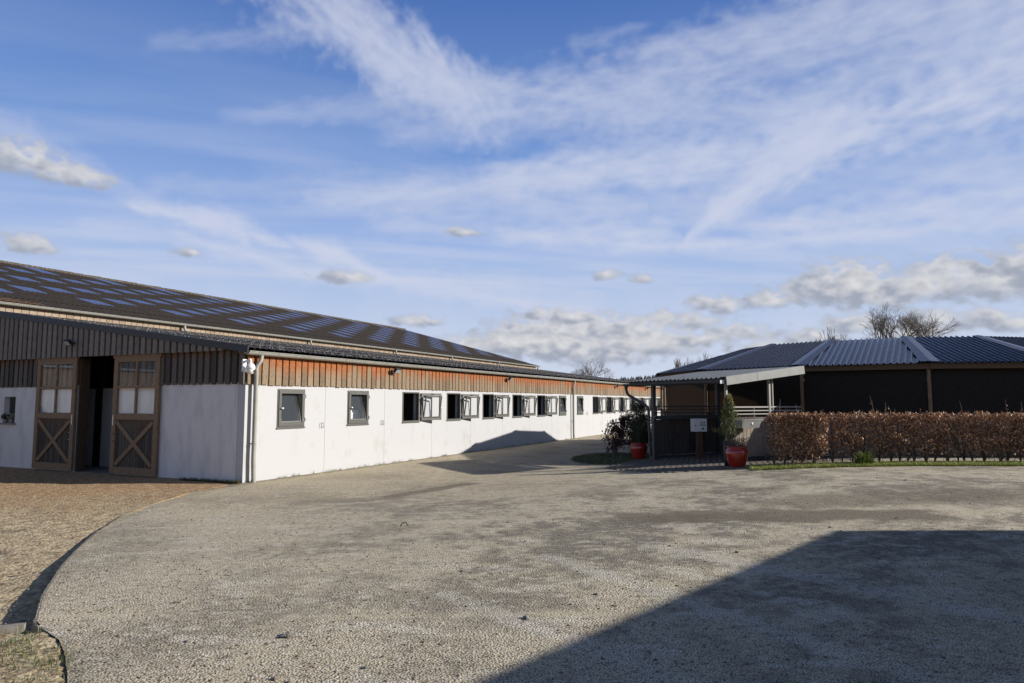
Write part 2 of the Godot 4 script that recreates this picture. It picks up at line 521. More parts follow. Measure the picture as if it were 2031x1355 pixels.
	m.detail_uv_layer = BaseMaterial3D.DETAIL_UV_2
	M.asphalt = m
	var ds := steps(-12.0, 2.0, 2.0) + steps(2.25, 32.0, 0.25) + steps(34.0, 80.0, 2.0)
	var us := steps(0.0, 1.0, 0.014)
	var uv := func(p: Vector3): return Vector2((p.x + 9.0) / side, (-p.z - 1.5) / side)
	var asphalt := grid(us, ds, func(u, d):
		var x0 := brim(d)
		var x: float = x0 + pow(u, 1.3) * (40.0 - x0)
		var y := lie(x, d)
		if d > 9.0 and d < 15.0: y -= 0.02 * smoothstep(0.5, 0.0, x - x0)
		return Vector3(x, y, -d), uv)
	asphalt.surface_set_material(0, m)
	var road := ground_piece("asphalt_yard", asphalt, "worn dusty grey asphalt of the stable yard and lane")
	# the broken edge of the asphalt, down to the earth yard
	var rim := S()
	var e := steps(5.42, 13.0, 0.09)
	for i in e.size() - 1:
		var a := on(brim(e[i]) - 0.02 * grain.get_noise_1d(e[i] * 900.0) - 0.004, e[i], -0.002)
		var b := on(brim(e[i + 1]) - 0.02 * grain.get_noise_1d(e[i + 1] * 900.0) - 0.004, e[i + 1], -0.002)
		var da := Vector3(-0.02, -drop(e[i]) - 0.03, 0)
		quad(rim, b, a, a + da, b + da)
		quad(rim, b, on(brim(e[i + 1]) + 0.02, e[i + 1], 0.0025), on(brim(e[i]) + 0.02, e[i], 0.0025), a)
	M.tar = mat(rgb(0.26, 0.235, 0.185), 0.95)
	put("asphalt_edge", rim, M.tar, road)
	# --- the earth yard before the big doors
	var e1 := noise(41, 0.5, 4)
	var e2 := noise(42, 5.0, 4)
	var e3 := noise(43, 16.0, 3)
	var soil := drawn(1024, 1024, func(px, py):
		var x: float = -15.0 + 14.0 * px / 1024.0
		var d: float = 4.0 + 16.0 * py / 1024.0
		var a := e1.get_noise_2d(x, d)
		var b := e2.get_noise_2d(x, d)
		var v := mixc(Color(0.50, 0.37, 0.215), Color(0.60, 0.495, 0.32), smoothstep(13.5, 9.0, d + a * 2.0))
		v = mixc(v, Color(0.27, 0.185, 0.105), 0.28 + b * 1.1)
		v = mixc(v, Color(0.38, 0.215, 0.095), smoothstep(11.0, 14.0, d - 0.3 * x - 3.0 + 2.0 * a) * (0.5 + b))
		var rut := minf(blot(Vector2(x, d), Vector2(-12.0, 9.4), Vector2(-7.0, 9.8), 0.16), blot(Vector2(x, d), Vector2(-12.0, 8.4), Vector2(-6.2, 8.5), 0.12))
		v = mixc(v, Color(0.16, 0.12, 0.08), smoothstep(1.2, 0.3, rut + b * 1.2) * 0.55)
		return v)
	var em := triplanar(mat(Color.WHITE, 0.97), Vector3.ONE * 0.3)
	em.albedo_texture = tile(1024, noise(45, 0.06, 4), noise(46, 0.03, 4), func(a, b):
		var v: float = 0.5 + 0.6 * a
		v *= (1.0 + 0.6 * smoothstep(0.70, 0.80, b)) * (1.0 - 0.5 * smoothstep(0.33, 0.22, a))
		return Color(v, v * 0.99, v * 0.97))
	bumps(em, 1024, noise(45, 0.06, 4), 3.2)
	em.detail_enabled = true
	em.detail_albedo = soil
	em.detail_blend_mode = BaseMaterial3D.BLEND_MODE_MUL
	em.detail_uv_layer = BaseMaterial3D.DETAIL_UV_2
	var xs := steps(-60.0, -16.0, 4.0) + steps(-15.0, -1.8, 0.06)
	var dd := steps(-12.0, 3.0, 1.0) + steps(3.2, 21.0, 0.06)
	var dirt := grid(xs, dd, func(x, d):
		var y := lie(x, d) - drop(d)
		var over: float = x - brim(d)
		var inside: float = 0.4281 * (x + 5.861) + 0.9037 * (d - 15.164)
		if over > 0.06 or inside > 0.1: y -= 0.15
		var lump := e2.get_noise_2d(x, d) * 0.014 + e3.get_noise_2d(x, d) * 0.008 + e1.get_noise_2d(x, d) * 0.02 - 0.014
		var rut := minf(blot(Vector2(x, d), Vector2(-12.0, 9.4), Vector2(-7.0, 9.8), 0.2), blot(Vector2(x, d), Vector2(-12.0, 8.4), Vector2(-6.2, 8.5), 0.16))
		y -= 0.03 * smoothstep(1.0, 0.2, rut)
		return Vector3(x, y + lump * (1.0 - 0.6 * smoothstep(-1.2, 0.0, inside)), -d), func(p): return Vector2((p.x + 15.0) / 14.0, (-p.z - 4.0) / 16.0))
	dirt.surface_set_material(0, em)
	ground_piece("earth_yard", dirt, "trodden brown earth and straw before the sliding doors")
	# --- land beyond, out to the horizon
	var field := grid(steps(-900.0, 900.0, 75.0), steps(-400.0, 900.0, 65.0), func(x, d): return Vector3(x, -0.62, -d), func(p): return Vector2(p.x, p.z) * 0.05)
	field.surface_set_material(0, triplanar(mat(rgb(0.06, 0.07, 0.028), 0.95), Vector3.ONE * 0.1))
	ground_piece("field", field, "flat winter pasture round the stable yard")

# ---------------------------------------------------------------- timber
# a picture of eight boards side by side: grain, knots, and how far the weather has greyed each one from below
func board_picture(sd: int, fresh: Color, grey: Color, dark: Color, line: float, ragged: float) -> ImageTexture:
	var g1 := noise(sd, 0.09, 4)
	var g2 := noise(sd + 1, 0.25, 3)
	var k := noise(sd + 2, 0.016, 2)
	return drawn(1024, 512, func(x, y):
		var b := int(x) / 128
		var g := g1.get_noise_2d(x * 1.6 + b * 500.0, y * 0.10)
		var f := g2.get_noise_2d(x * 1.4 + b * 300.0, y * 0.04)
		var tone := k.get_noise_1d(b * 911.0) * 0.7
		var c := mixc(grey, dark, 0.32 + g * 0.75 + f * 0.45 + tone)
		var worn: float = line + ragged * (1.1 * g1.get_noise_2d(x * 1.1 + b * 77.0, 5.0) + 0.7 * k.get_noise_1d(b * 377.0 + 9.0)) 
		var t: float = smoothstep(-0.2, 0.16, worn - y / 512.0 + 0.12 * f)
		var fr := mixc(fresh, fresh * Color(0.45, 0.36, 0.32), 0.35 + g * 1.2 + f * 0.6)
		c = mixc(c, fr, t)
		var kx := 30.0 + 68.0 * absf(k.get_noise_1d(b * 63.0))
		for q in 2:
			var ky := 90.0 + 260.0 * q + 180.0 * k.get_noise_1d(b * 171.0 + q * 31.0)
			var d := Vector2((x - b * 128.0 - kx - q * 22.0), (y - ky) * 0.55).length()
			c = mixc(c, c * Color(0.3, 0.26, 0.22), smoothstep(9.0, 4.0, d))
		return c)

# a board of w by h by t with its foot at the origin, its face to +z; strip picks one of the eight in the picture
func board_mesh(w: float, h: float, t: float, strip: int, m: Material, top_l := 0.0, top_r := 0.0) -> ArrayMesh:
	var st := S()
	var u0 := (strip % 8) / 8.0 + 0.004
	var du := 0.117
	var x := w / 2
	var hl := h + top_l
	var hr := h + top_r
	var c := 0.004
	quad(st, Vector3(-x + c, hl, t), Vector3(x - c, hr, t), Vector3(x - c, 0, t), Vector3(-x + c, 0, t), Rect2(u0, 0, du, 1))
	quad(st, Vector3(x - c, hr, t), Vector3(x, hr, t - c), Vector3(x, 0, t - c), Vector3(x - c, 0, t), Rect2(u0 + du * 0.95, 0, du * 0.05, 1))
	quad(st, Vector3(-x, hl, t - c), Vector3(-x + c, hl, t), Vector3(-x + c, 0, t), Vector3(-x, 0, t - c), Rect2(u0, 0, du * 0.05, 1))
	quad(st, Vector3(x, hr, t - c), Vector3(x, hr, 0), Vector3(x, 0, 0), Vector3(x, 0, t - c), Rect2(u0 + du * 0.9, 0, du * 0.1, 1))
	quad(st, Vector3(-x, hl, 0), Vector3(-x, hl, t - c), Vector3(-x, 0, t - c), Vector3(-x, 0, 0), Rect2(u0, 0, du * 0.1, 1))
	quad(st, Vector3(-x, 0, t - c), Vector3(x, 0, t - c), Vector3(x, 0, 0), Vector3(-x, 0, 0), Rect2(u0, 0.95, du, 0.05))
	quad(st, Vector3(-x, hl, 0), Vector3(x, hr, 0), Vector3(x, hr, t - c), Vector3(-x, hl, t - c), Rect2(u0, 0, du, 0.05))
	return done(st, m)

func materials() -> void:
	M.fresh_boards = mat(Color.WHITE, 0.85)
	M.fresh_boards.albedo_texture = board_picture(100, Color(0.345, 0.11, 0.024), Color(0.245, 0.18, 0.112), Color(0.085, 0.058, 0.036), 0.38, 0.42)
	M.grey_boards = mat(Color.WHITE, 0.9)
	M.grey_boards.albedo_texture = board_picture(200, Color(0.20, 0.115, 0.06), Color(0.235, 0.21, 0.18), Color(0.06, 0.052, 0.045), -0.2, 0.3)
	M.under_boards = mat(Color.WHITE, 0.9)
	M.under_boards.albedo_texture = board_picture(300, Color(0.22, 0.08, 0.025), Color(0.125, 0.11, 0.095), Color(0.036, 0.031, 0.026), 0.06, 0.28)
	M.pale_boards = mat(Color.WHITE, 0.85)
	M.pale_boards.albedo_texture = board_picture(400, Color(0.33, 0.235, 0.15), Color(0.33, 0.265, 0.195), Color(0.16, 0.115, 0.075), 0.2, 0.4)
	M.door_boards = mat(Color.WHITE, 0.9)
	M.door_boards.albedo_texture = board_picture(500, Color(0.13, 0.09, 0.055), Color(0.10, 0.085, 0.068), Color(0.03, 0.025, 0.02), 0.1, 0.3)
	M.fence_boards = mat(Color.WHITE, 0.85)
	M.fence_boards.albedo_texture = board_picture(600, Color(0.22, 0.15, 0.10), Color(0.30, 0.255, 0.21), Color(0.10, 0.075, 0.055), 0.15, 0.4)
	var wood := tile(512, noise(51, 0.02, 4), noise(52, 0.06, 3), func(a, b): return Color(0.27, 0.185, 0.11).lerp(Color(0.12, 0.078, 0.044), clampf(a * 0.9 + (b - 0.5) * 0.8, 0, 1)))
	M.oak = triplanar(mat(Color.WHITE, 0.8), Vector3(3.5, 0.6, 3.5))
	M.oak.albedo_texture = wood
	M.beam = triplanar(mat(rgb(0.55, 0.52, 0.5), 0.9), Vector3(1.2, 3.0, 1.2))
	M.beam.albedo_texture = wood
	M.dark_wood = triplanar(mat(rgb(0.3, 0.28, 0.27), 0.9), Vector3(3.5, 0.6, 3.5))
	M.dark_wood.albedo_texture = wood
	# painted concrete: a little dirt in fine runs
	var paint := tile(1024, noise(61, 0.006, 5), noise(62, 0.05, 4), func(a, b): return Color(0.425, 0.43, 0.435).lerp(Color(0.34, 0.325, 0.295), clampf((a - 0.68) * 1.6, 0.0, 0.4) + clampf((b - 0.70) * 1.2, 0.0, 0.25)))
	M.render = triplanar(mat(Color.WHITE, 0.85), Vector3(0.22, 0.15, 0.22))
	M.render.albedo_texture = paint
	var damp := tile(1024, noise(63, 0.008, 5), noise(64, 0.03, 4), func(a, b): return Color(0.60, 0.60, 0.60).lerp(Color(0.42, 0.415, 0.41), clampf((a - 0.5) * 1.3, 0.0, 0.6) + clampf((b - 0.62) * 0.8, 0.0, 0.2)))
	M.stained = triplanar(mat(Color.WHITE, 0.85), Vector3(0.4, 0.1, 0.4))
	M.stained.albedo_texture = damp
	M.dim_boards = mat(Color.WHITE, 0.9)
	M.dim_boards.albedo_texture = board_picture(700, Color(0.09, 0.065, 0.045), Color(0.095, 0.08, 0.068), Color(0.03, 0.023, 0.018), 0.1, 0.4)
	M.inner = mat(rgb(0.6, 0.6, 0.58), 0.9)
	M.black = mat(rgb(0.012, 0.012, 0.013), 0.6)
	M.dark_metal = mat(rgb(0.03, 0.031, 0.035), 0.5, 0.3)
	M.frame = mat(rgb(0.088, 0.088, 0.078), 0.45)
	M.zinc = triplanar(mat(Color.WHITE, 0.5), Vector3.ONE * 0.7)
	M.zinc.albedo_texture = tile(512, noise(71, 0.012, 4), noise(72, 0.08, 3), func(a, b): return Color(0.30, 0.30, 0.265).lerp(Color(0.19, 0.19, 0.165), clampf((a - 0.4) * 1.2 + (b - 0.5) * 0.5, 0, 1)))
	M.white_plastic = mat(rgb(0.72, 0.72, 0.70), 0.35)
	M.glass = mat(Color(0.9, 0.95, 0.95, 0.04), 0.03)
	M.glass.transparency = BaseMaterial3D.TRANSPARENCY_ALPHA
	M.steel = mat(rgb(0.35, 0.36, 0.37), 0.35, 0.8)
	M.lamp_glass = mat(rgb(0.4, 0.42, 0.45), 0.1)
	var cement := tile(1024, noise(81, 0.01, 5), noise(82, 0.12, 3), func(a, b):
		var c := Color(0.062, 0.053, 0.046).lerp(Color(0.10, 0.086, 0.07), clampf((a - 0.35) * 1.3, 0, 1))
		c = c.lerp(Color(0.03, 0.027, 0.025), clampf((b - 0.55) * 1.6, 0, 0.7))
		return c.lerp(Color(0.21, 0.19, 0.15), clampf((b - 0.83) * 9.0, 0, 0.8)))
	M.cement = triplanar(mat(Color.WHITE, 0.95), Vector3.ONE * 0.35)
	M.cement.albedo_texture = cement
	M.cement.metallic_specular = 0.15
	var rust := tile(512, noise(83, 0.02, 4), noise(84, 0.09, 3), func(a, b): return Color(0.17, 0.085, 0.028).lerp(Color(0.075, 0.055, 0.04), clampf((a - 0.3) * 1.5 + (b - 0.5), 0, 1)))
	M.lichen = triplanar(mat(Color.WHITE, 0.95), Vector3.ONE * 0.6)
	M.lichen.albedo_texture = rust
	var slate := tile(1024, noise(85, 0.009, 5), noise(86, 0.09, 3), func(a, b):
		var c := Color(0.014, 0.014, 0.016).lerp(Color(0.028, 0.026, 0.026), a)
		return c.lerp(Color(0.085, 0.075, 0.058), clampf((b + a * 0.7 - 1.02) * 3.0, 0, 0.8)))
	M.slate = triplanar(mat(Color.WHITE, 0.8), Vector3(0.35, 0.35, 0.35))
	M.slate.albedo_texture = slate
	var moss := tile(512, noise(87, 0.02, 5), noise(88, 0.12, 3), func(a, b): return Color(0.05, 0.044, 0.036).lerp(Color(0.15, 0.125, 0.09), clampf((a - 0.4) * 2.0 + (b - 0.5), 0, 1)))
	M.old_slate = triplanar(mat(Color.WHITE, 0.95), Vector3(0.6, 0.6, 0.6))
	M.old_slate.albedo_texture = moss
	M.skylight = mat(rgb(0.13, 0.17, 0.33), 0.1)
	M.skylight.metallic_specular = 0.7
	M.blue_steel = triplanar(mat(Color.WHITE, 0.27), Vector3.ONE * 0.5)
	M.blue_steel.albedo_texture = tile(512, noise(91, 0.015, 4), noise(92, 0.1, 3), func(a, b): return Color(0.026, 0.032, 0.056).lerp(Color(0.040, 0.046, 0.066), clampf(a + (b - 0.5) * 0.6, 0, 1)))
	M.grey_steel = triplanar(mat(Color.WHITE, 0.45), Vector3.ONE * 0.8)
	M.grey_steel.albedo_texture = tile(256, noise(93, 0.02, 4), noise(94, 0.1, 3), func(a, b): return Color(0.20, 0.21, 0.20).lerp(Color(0.27, 0.275, 0.255), clampf(a + (b - 0.5) * 0.5, 0, 1)))
	M.roof_grey = triplanar(mat(Color.WHITE, 0.4), Vector3.ONE * 0.8)
	M.roof_grey.albedo_texture = tile(256, noise(93, 0.02, 4), noise(94, 0.1, 3), func(a, b): return Color(0.085, 0.095, 0.11).lerp(Color(0.13, 0.14, 0.15), clampf(a + (b - 0.5) * 0.5, 0, 1)))
	M.slate_paint = mat(rgb(0.045, 0.048, 0.052), 0.5)
	M.post_paint = mat(rgb(0.30, 0.295, 0.26), 0.6)
	M.netting = triplanar(mat(Color.WHITE, 0.9), Vector3(1.4, 0.8, 1.4))
	M.netting.albedo_texture = tile(256, noise(95, 0.03, 3), noise(96, 0.2, 2), func(a, b): return Color(0.016, 0.014, 0.012).lerp(Color(0.028, 0.023, 0.018), clampf(a + (b - 0.5), 0, 1)))
	M.netting.backlight_enabled = true
	M.netting.backlight = Color(0.75, 0.62, 0.45)
	M.red_glaze = mat(rgb(0.30, 0.022, 0.012), 0.22)
	M.red_glaze.clearcoat_enabled = true
	M.red_glaze.clearcoat = 0.6
	M.red_glaze.clearcoat_roughness = 0.12
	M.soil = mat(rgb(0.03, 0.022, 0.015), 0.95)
	M.bark = triplanar(mat(Color.WHITE, 0.9), Vector3(3, 1, 3))
	M.bark.albedo_texture = tile(256, noise(97, 0.04, 4), noise(98, 0.12, 3), func(a, b): return Color(0.20, 0.175, 0.14).lerp(Color(0.075, 0.06, 0.045), clampf(a + (b - 0.5), 0, 1)))
	M.leaf = mat(Color.WHITE, 0.6)
	M.leaf.vertex_color_use_as_albedo = true
	M.leaf.backlight_enabled = true
	M.leaf.backlight = Color(0.5, 0.5, 0.5)
	M.grass = mat(Color.WHITE, 0.7)
	M.grass.vertex_color_use_as_albedo = true
	M.grass.backlight_enabled = true
	M.grass.backlight = Color(0.6, 0.6, 0.6)
	M.stone = mat(Color.WHITE, 0.95)
	M.stone.vertex_color_use_as_albedo = true
	M.paver = triplanar(mat(Color.WHITE, 0.95), Vector3.ONE * 2.0)
	M.paver.albedo_texture = tile(256, noise(99, 0.05, 4), noise(110, 0.2, 2), func(a, b): return Color(0.17, 0.15, 0.125).lerp(Color(0.095, 0.085, 0.07), clampf(a + (b - 0.5), 0, 1)))
	M.kerb = triplanar(mat(Color.WHITE, 0.95), Vector3.ONE * 2.0)
	M.kerb.albedo_texture = tile(256, noise(111, 0.04, 4), noise(112, 0.2, 2), func(a, b): return Color(0.30, 0.28, 0.24).lerp(Color(0.17, 0.155, 0.13), clampf(a + (b - 0.5), 0, 1)))
	M.rust_brown = mat(rgb(0.11, 0.05, 0.028), 0.8)
	M.yellow = mat(rgb(0.72, 0.62, 0.02), 0.6)
	M.concrete = mat(rgb(0.14, 0.13, 0.115), 0.95)

# ---------------------------------------------------------------- the stable
const BAYS := [0.97, 3.50, 6.05, 8.63, 11.18, 13.73, 16.22, 18.78, 21.22, 23.65, 26.05, 28.44, 30.84, 33.2, 35.5, 37.75]
const SHUT := [0, 1, 7, 8]
const LONG := 39.2
const EAVE := 2.93
const PITCH := 0.1386

func verge(b: float) -> float:
	return EAVE + PITCH * b

func hinge_mesh() -> ArrayMesh:
	var st := S(true)
	tube(st, [Vector3(0, -0.05, 0), Vector3(0, 0.05, 0)], [0.013], 8)
	st.set_smooth_group(-1)
	box(st, Vector3(-0.025, 0, -0.008), Vector3(0.05, 0.05, 0.008))
	box(st, Vector3(0.025, 0, -0.008), Vector3(0.05, 0.05, 0.008))
	return done(st, M.steel)

# a square frame in the x-y plane from (0, 0) to (w, h)
func frame_mesh(w: float, h: float, b: float, t: float, m: Material) -> ArrayMesh:
	var st := S()
	slab(st, Vector3(0, 0, 0), Vector3(w, b, t))
	slab(st, Vector3(0, h - b, 0), Vector3(w, h, t))
	slab(st, Vector3(0, b, 0), Vector3(b, h - b, t))
	slab(st, Vector3(w - b, b, 0), Vector3(w, h - b, t))
	return done(st, m)

func pane_mesh(w: float, h: float) -> ArrayMesh:
	var st := S()
	quad(st, Vector3(0, h, 0), Vector3(w, h, 0), Vector3(w, 0, 0), Vector3(0, 0, 0))
	return done(st, M.glass)

func stable() -> void:
	var b := thing("stable_building", "long low white stable with orange-topped board cladding and a row of windows", "stable", CORNER, TURN)
	# --- wall panels along the lane, one to a bay, with a joint between
	var seams := [0.0]
	for i in BAYS.size() - 1:
		seams.append(BAYS[i] + 1.66)
	seams.append(LONG)
	for i in BAYS.size():
		var st := S()
		var x0: float = seams[i] + 0.004
		var x1: float = seams[i + 1] - 0.004
		var w: float = BAYS[i]
		slab(st, Vector3(x0, -0.3, -0.2), Vector3(x1, 1.16, 0))
		slab(st, Vector3(x0, 2.06, -0.2), Vector3(x1, 2.19, 0))
		slab(st, Vector3(x0, 1.16, -0.2), Vector3(w, 2.06, 0))
		slab(st, Vector3(w + 0.9, 1.16, -0.2), Vector3(x1, 2.06, 0))
		put("wall_panel", st, M.render, b)
	# --- cladding above, board by board on a dark lath
	var kinds := []
	for i in 8:
		kinds.append(board_mesh(0.178, 0.68, 0.03, i, M.fresh_boards))
	var n := int(LONG / 0.2125)
	for i in n:
		var x := 0.11 + i * 0.2125
		part("cladding_board", kinds[rng.randi() % 8], b, Transform3D(Basis(Vector3.BACK, rng.randf_range(-0.004, 0.004)), Vector3(x, 2.145 + rng.randf_range(-0.012, 0.006), 0.012 + rng.randf_range(-0.004, 0.004))))
	var st := S()
	slab(st, Vector3(0.02, 2.19, -0.2), Vector3(LONG, 2.86, 0.012))
	put("lath_wall", st, M.dark_wood, b)
	# --- roof of the lean-to: courses of dark corrugated sheets, each lapping over the one below
	var lean := Vector3(0, PITCH, -1).normalized()
	var run := 10.35 * sqrt(1 + PITCH * PITCH)
	var course := 0
	var at := 0.0
	while at < run - 0.05:
		var len := minf(1.42, run - at)
		var rs := S(true)
		var o := Vector3(-0.16, EAVE, 0.22) + lean * at + Vector3(0, 0.014 * (1 if course > 0 else 0), 0)
		var rise := 0.010
		sheet(rs, o, Vector3.RIGHT, (lean * len + Vector3(0, -rise, 0)).normalized(), LONG + 0.3, wave(6, 0.022), func(_x): return Vector2(0, len + 0.08), 0.177)
		put("roof_course", rs, M.slate if course in [0, 2, 3] else M.old_slate, b)
		course += 1
		at += len
	# the pale caps of the roof screws
	var caps := []
	var cap := S(true)
	ball(cap, Vector3.ZERO, Vector3(0.011, 0.009, 0.011), 3)
	for r in 8:
		for i in 110:
			for k in 2:
				if rng.randf() < 0.3: continue
				caps.append(Transform3D(Basis(), Vector3(-0.16 + 0.0885 + i * 0.354 + k * 0.177, EAVE + 0.03, 0.22) + lean * (0.16 + r * 1.42 + k * 0.09 + rng.randf_range(-0.02, 0.02)) + Vector3(0, 0.006, 0)))
	swarm("screw_caps", done(cap, M.white_plastic), caps, [], b, "stuff")
	# roof lining, so that no sun comes in between the sheets
	st = S()
	quad(st, Vector3(-0.1, EAVE - 0.03, 0.05), Vector3(-0.1, verge(10.1) - 0.03, -10.1), Vector3(LONG, verge(10.1) - 0.03, -10.1), Vector3(LONG, EAVE - 0.03, 0.05))
	put("roof_lining", st, M.dark_wood, b)
	# dark trim along both verges
	for x in [-0.185, LONG + 0.16]:
		st = S()
		bar(st, Vector3(x, EAVE - 0.03, 0.24), Vector3(x, verge(10.2) - 0.01, -10.2), 0.035, 0.15)
		bar(st, Vector3(x + (0.07 if x < 0 else -0.07), EAVE + 0.045, 0.24), Vector3(x + (0.07 if x < 0 else -0.07), verge(10.2) + 0.065, -10.2), 0.17, 0.012)
		put("verge_trim", st, M.dark_metal, b)
	# --- gutter with its straps, and three downpipes
	st = S()
	gutter(st, -0.13, LONG + 0.2, 2.865, 0.155, 0.082)
	var gut := put("gutter", st, M.zinc, b)
	st = S()
	var x := 0.15
	while x < LONG:
		gutter(st, x, x + 0.035, 2.865, 0.155, 0.086)
		slab(st, Vector3(x + 0.005, 2.85, 0.04), Vector3(x + 0.03, 2.97, 0.07))
		bar(st, Vector3(x + 0.017, 2.94, 0.232), Vector3(x + 0.017, 3.0, 0.2), 0.02, 0.008, Vector3.RIGHT)
		x += 0.6
	put("strap", st, M.zinc, gut).set_meta("kind", "stuff")
	for px in [0.19, 20.42, 39.0]:
		st = S(true)
		var z := 0.115
		tube(st, [Vector3(px + 0.1, 2.82, 0.155), Vector3(px + 0.1, 2.73, 0.155), Vector3(px + 0.08, 2.66, 0.15), Vector3(px + 0.02, 2.56, 0.12), Vector3(px, 2.5, z), Vector3(px, 2.42, z)], [0.047], 12)
		tube(st, [Vector3(px, 2.44, z), Vector3(px, 0.86, z), Vector3(px - 0.004, 0.5, z), Vector3(px + 0.015, -0.02, z + 0.01)], [0.05], 12)
		var pipe := put("downpipe", st, M.zinc, b)
		for y in [2.36, 0.84]:
			st = S(true)
			tube(st, [Vector3(px, y - 0.02, z), Vector3(px, y + 0.02, z)], [0.057], 12)
			tube(st, [Vector3(px, y, z), Vector3(px, y, 0.0)], [0.012], 6)
			put("pipe_clip", st, M.zinc, pipe)
	# --- windows
	var fixed := frame_mesh(0.9, 0.9, 0.035, 0.1, M.frame)
	var sash := frame_mesh(0.84, 0.84, 0.075, 0.045, M.frame)
	var vent := frame_mesh(0.69, 0.69, 0.038, 0.03, M.frame)
	var glass := pane_mesh(0.62, 0.62)
	var hinge := hinge_mesh()
	st = S(true)
	tube(st, [Vector3(0, 0, 0), Vector3(0, 0, 0.045)], [0.014], 8)
	ball(st, Vector3(0.012, 0, 0.05), Vector3(0.034, 0.02, 0.016), 5)
	var knob := done(st, M.white_plastic)
	st = S()
	bar(st, Vector3(0, 0, 0), Vector3(0, 0, 0.16), 0.012, 0.02)
	var stay := done(st, M.dark_metal)
	for i in BAYS.size():
		var w: float = BAYS[i]
		var win := part("window", fixed, b, Transform3D(Basis(), Vector3(w, 1.16, -0.085)))
		st = S()
		slab(st, Vector3(-0.02, -0.03, 0.06), Vector3(0.92, 0.0, 0.115))
		put("sill", st, M.frame, win)
		var hung: Transform3D
		if i in SHUT:
			hung = Transform3D(Basis(), Vector3(0.03, 0.03, 0.075))
			part("sash", sash, win, hung)
			var lean_in := hung * Transform3D(Basis(Vector3.RIGHT, -0.16), Vector3(0.075, 0.075, 0.0))
			part("vent_frame", vent, win, lean_in)
			part("pane", glass, win, lean_in * moved(Vector3(0.035, 0.035, 0.015)))
			part("handle", knob, win, hung * moved(Vector3(0.055, 0.42, 0.045)))
			for y in [0.14, 0.7]:
				part("hinge", hinge, win, hung * moved(Vector3(0.85, y, 0.05)))
		else:
			# swung right round on its hinges, back against the wall; the vent in it hangs open
			hung = Transform3D(Basis(Vector3.UP, -rng.randf_range(0.16, 0.3)), Vector3(0.975, 0.03, 0.1))
			part("sash", sash, win, hung)
			var tilt := hung * Transform3D(Basis(Vector3.RIGHT, rng.randf_range(0.15, 0.19)), Vector3(0.075, 0.075, 0.02))
			part("vent_frame", vent, win, tilt)
			part("pane", glass, win, tilt * moved(Vector3(0.035, 0.035, 0.015)))
			part("handle", knob, win, hung * moved(Vector3(0.79, 0.4, 0.03)))
			part("stay", stay, win, hung * moved(Vector3(0.42, 0.8, -0.005)))
			for y in [0.14, 0.7]:
				part("hinge", hinge, win, hung * moved(Vector3(-0.025, y, 0.02)))
	# --- little tie hooks beside some windows
	st = S(true)
	for k in [-0.035, 0.035]:
		tube(st, [Vector3(k, 0.05, 0), Vector3(k, 0.05, 0.045), Vector3(k + 0.01, -0.06, 0.05), Vector3(k, -0.07, 0.02)], [0.008], 6)
	var hook := done(st, M.steel)
	for hx in [2.49, 5.03, 22.63]:
		part("tie_hook", hook, b, Transform3D(Basis(), Vector3(hx, 1.18, 0)))
	gable(b)
	indoors(b)

# half-round gutter along x
func gutter(st: SurfaceTool, x0: float, x1: float, y: float, z: float, r: float) -> void:
	st.set_smooth_group(0)
	var n := 10
	for j in n:
		var a0 := PI + PI * j / n
		var a1 := PI + PI * (j + 1) / n
		var p0 := Vector3(0, y + sin(a0) * r, z + cos(a0) * r)
		var p1 := Vector3(0, y + sin(a1) * r, z + cos(a1) * r)
		quad(st, Vector3(x1, p0.y, p0.z), Vector3(x0, p0.y, p0.z), Vector3(x0, p1.y, p1.z), Vector3(x1, p1.y, p1.z))
	# rolled front bead and the two stop ends
	tube(st, [Vector3(x0, y, z + r), Vector3(x1, y, z + r)], [0.011], 6)
	st.set_smooth_group(-1)
	for e in [x0, x1]:
		for j in n:
			var a0 := PI + PI * j / n
			var a1 := PI + PI * (j + 1) / n
			var c := Vector3(e, y, z)
			var p0 := Vector3(e, y + sin(a0) * r, z + cos(a0) * r)
			var p1 := Vector3(e, y + sin(a1) * r, z + cos(a1) * r)
			if e == x0: tri(st, c, p1, p0)
			else: tri(st, c, p0, p1)

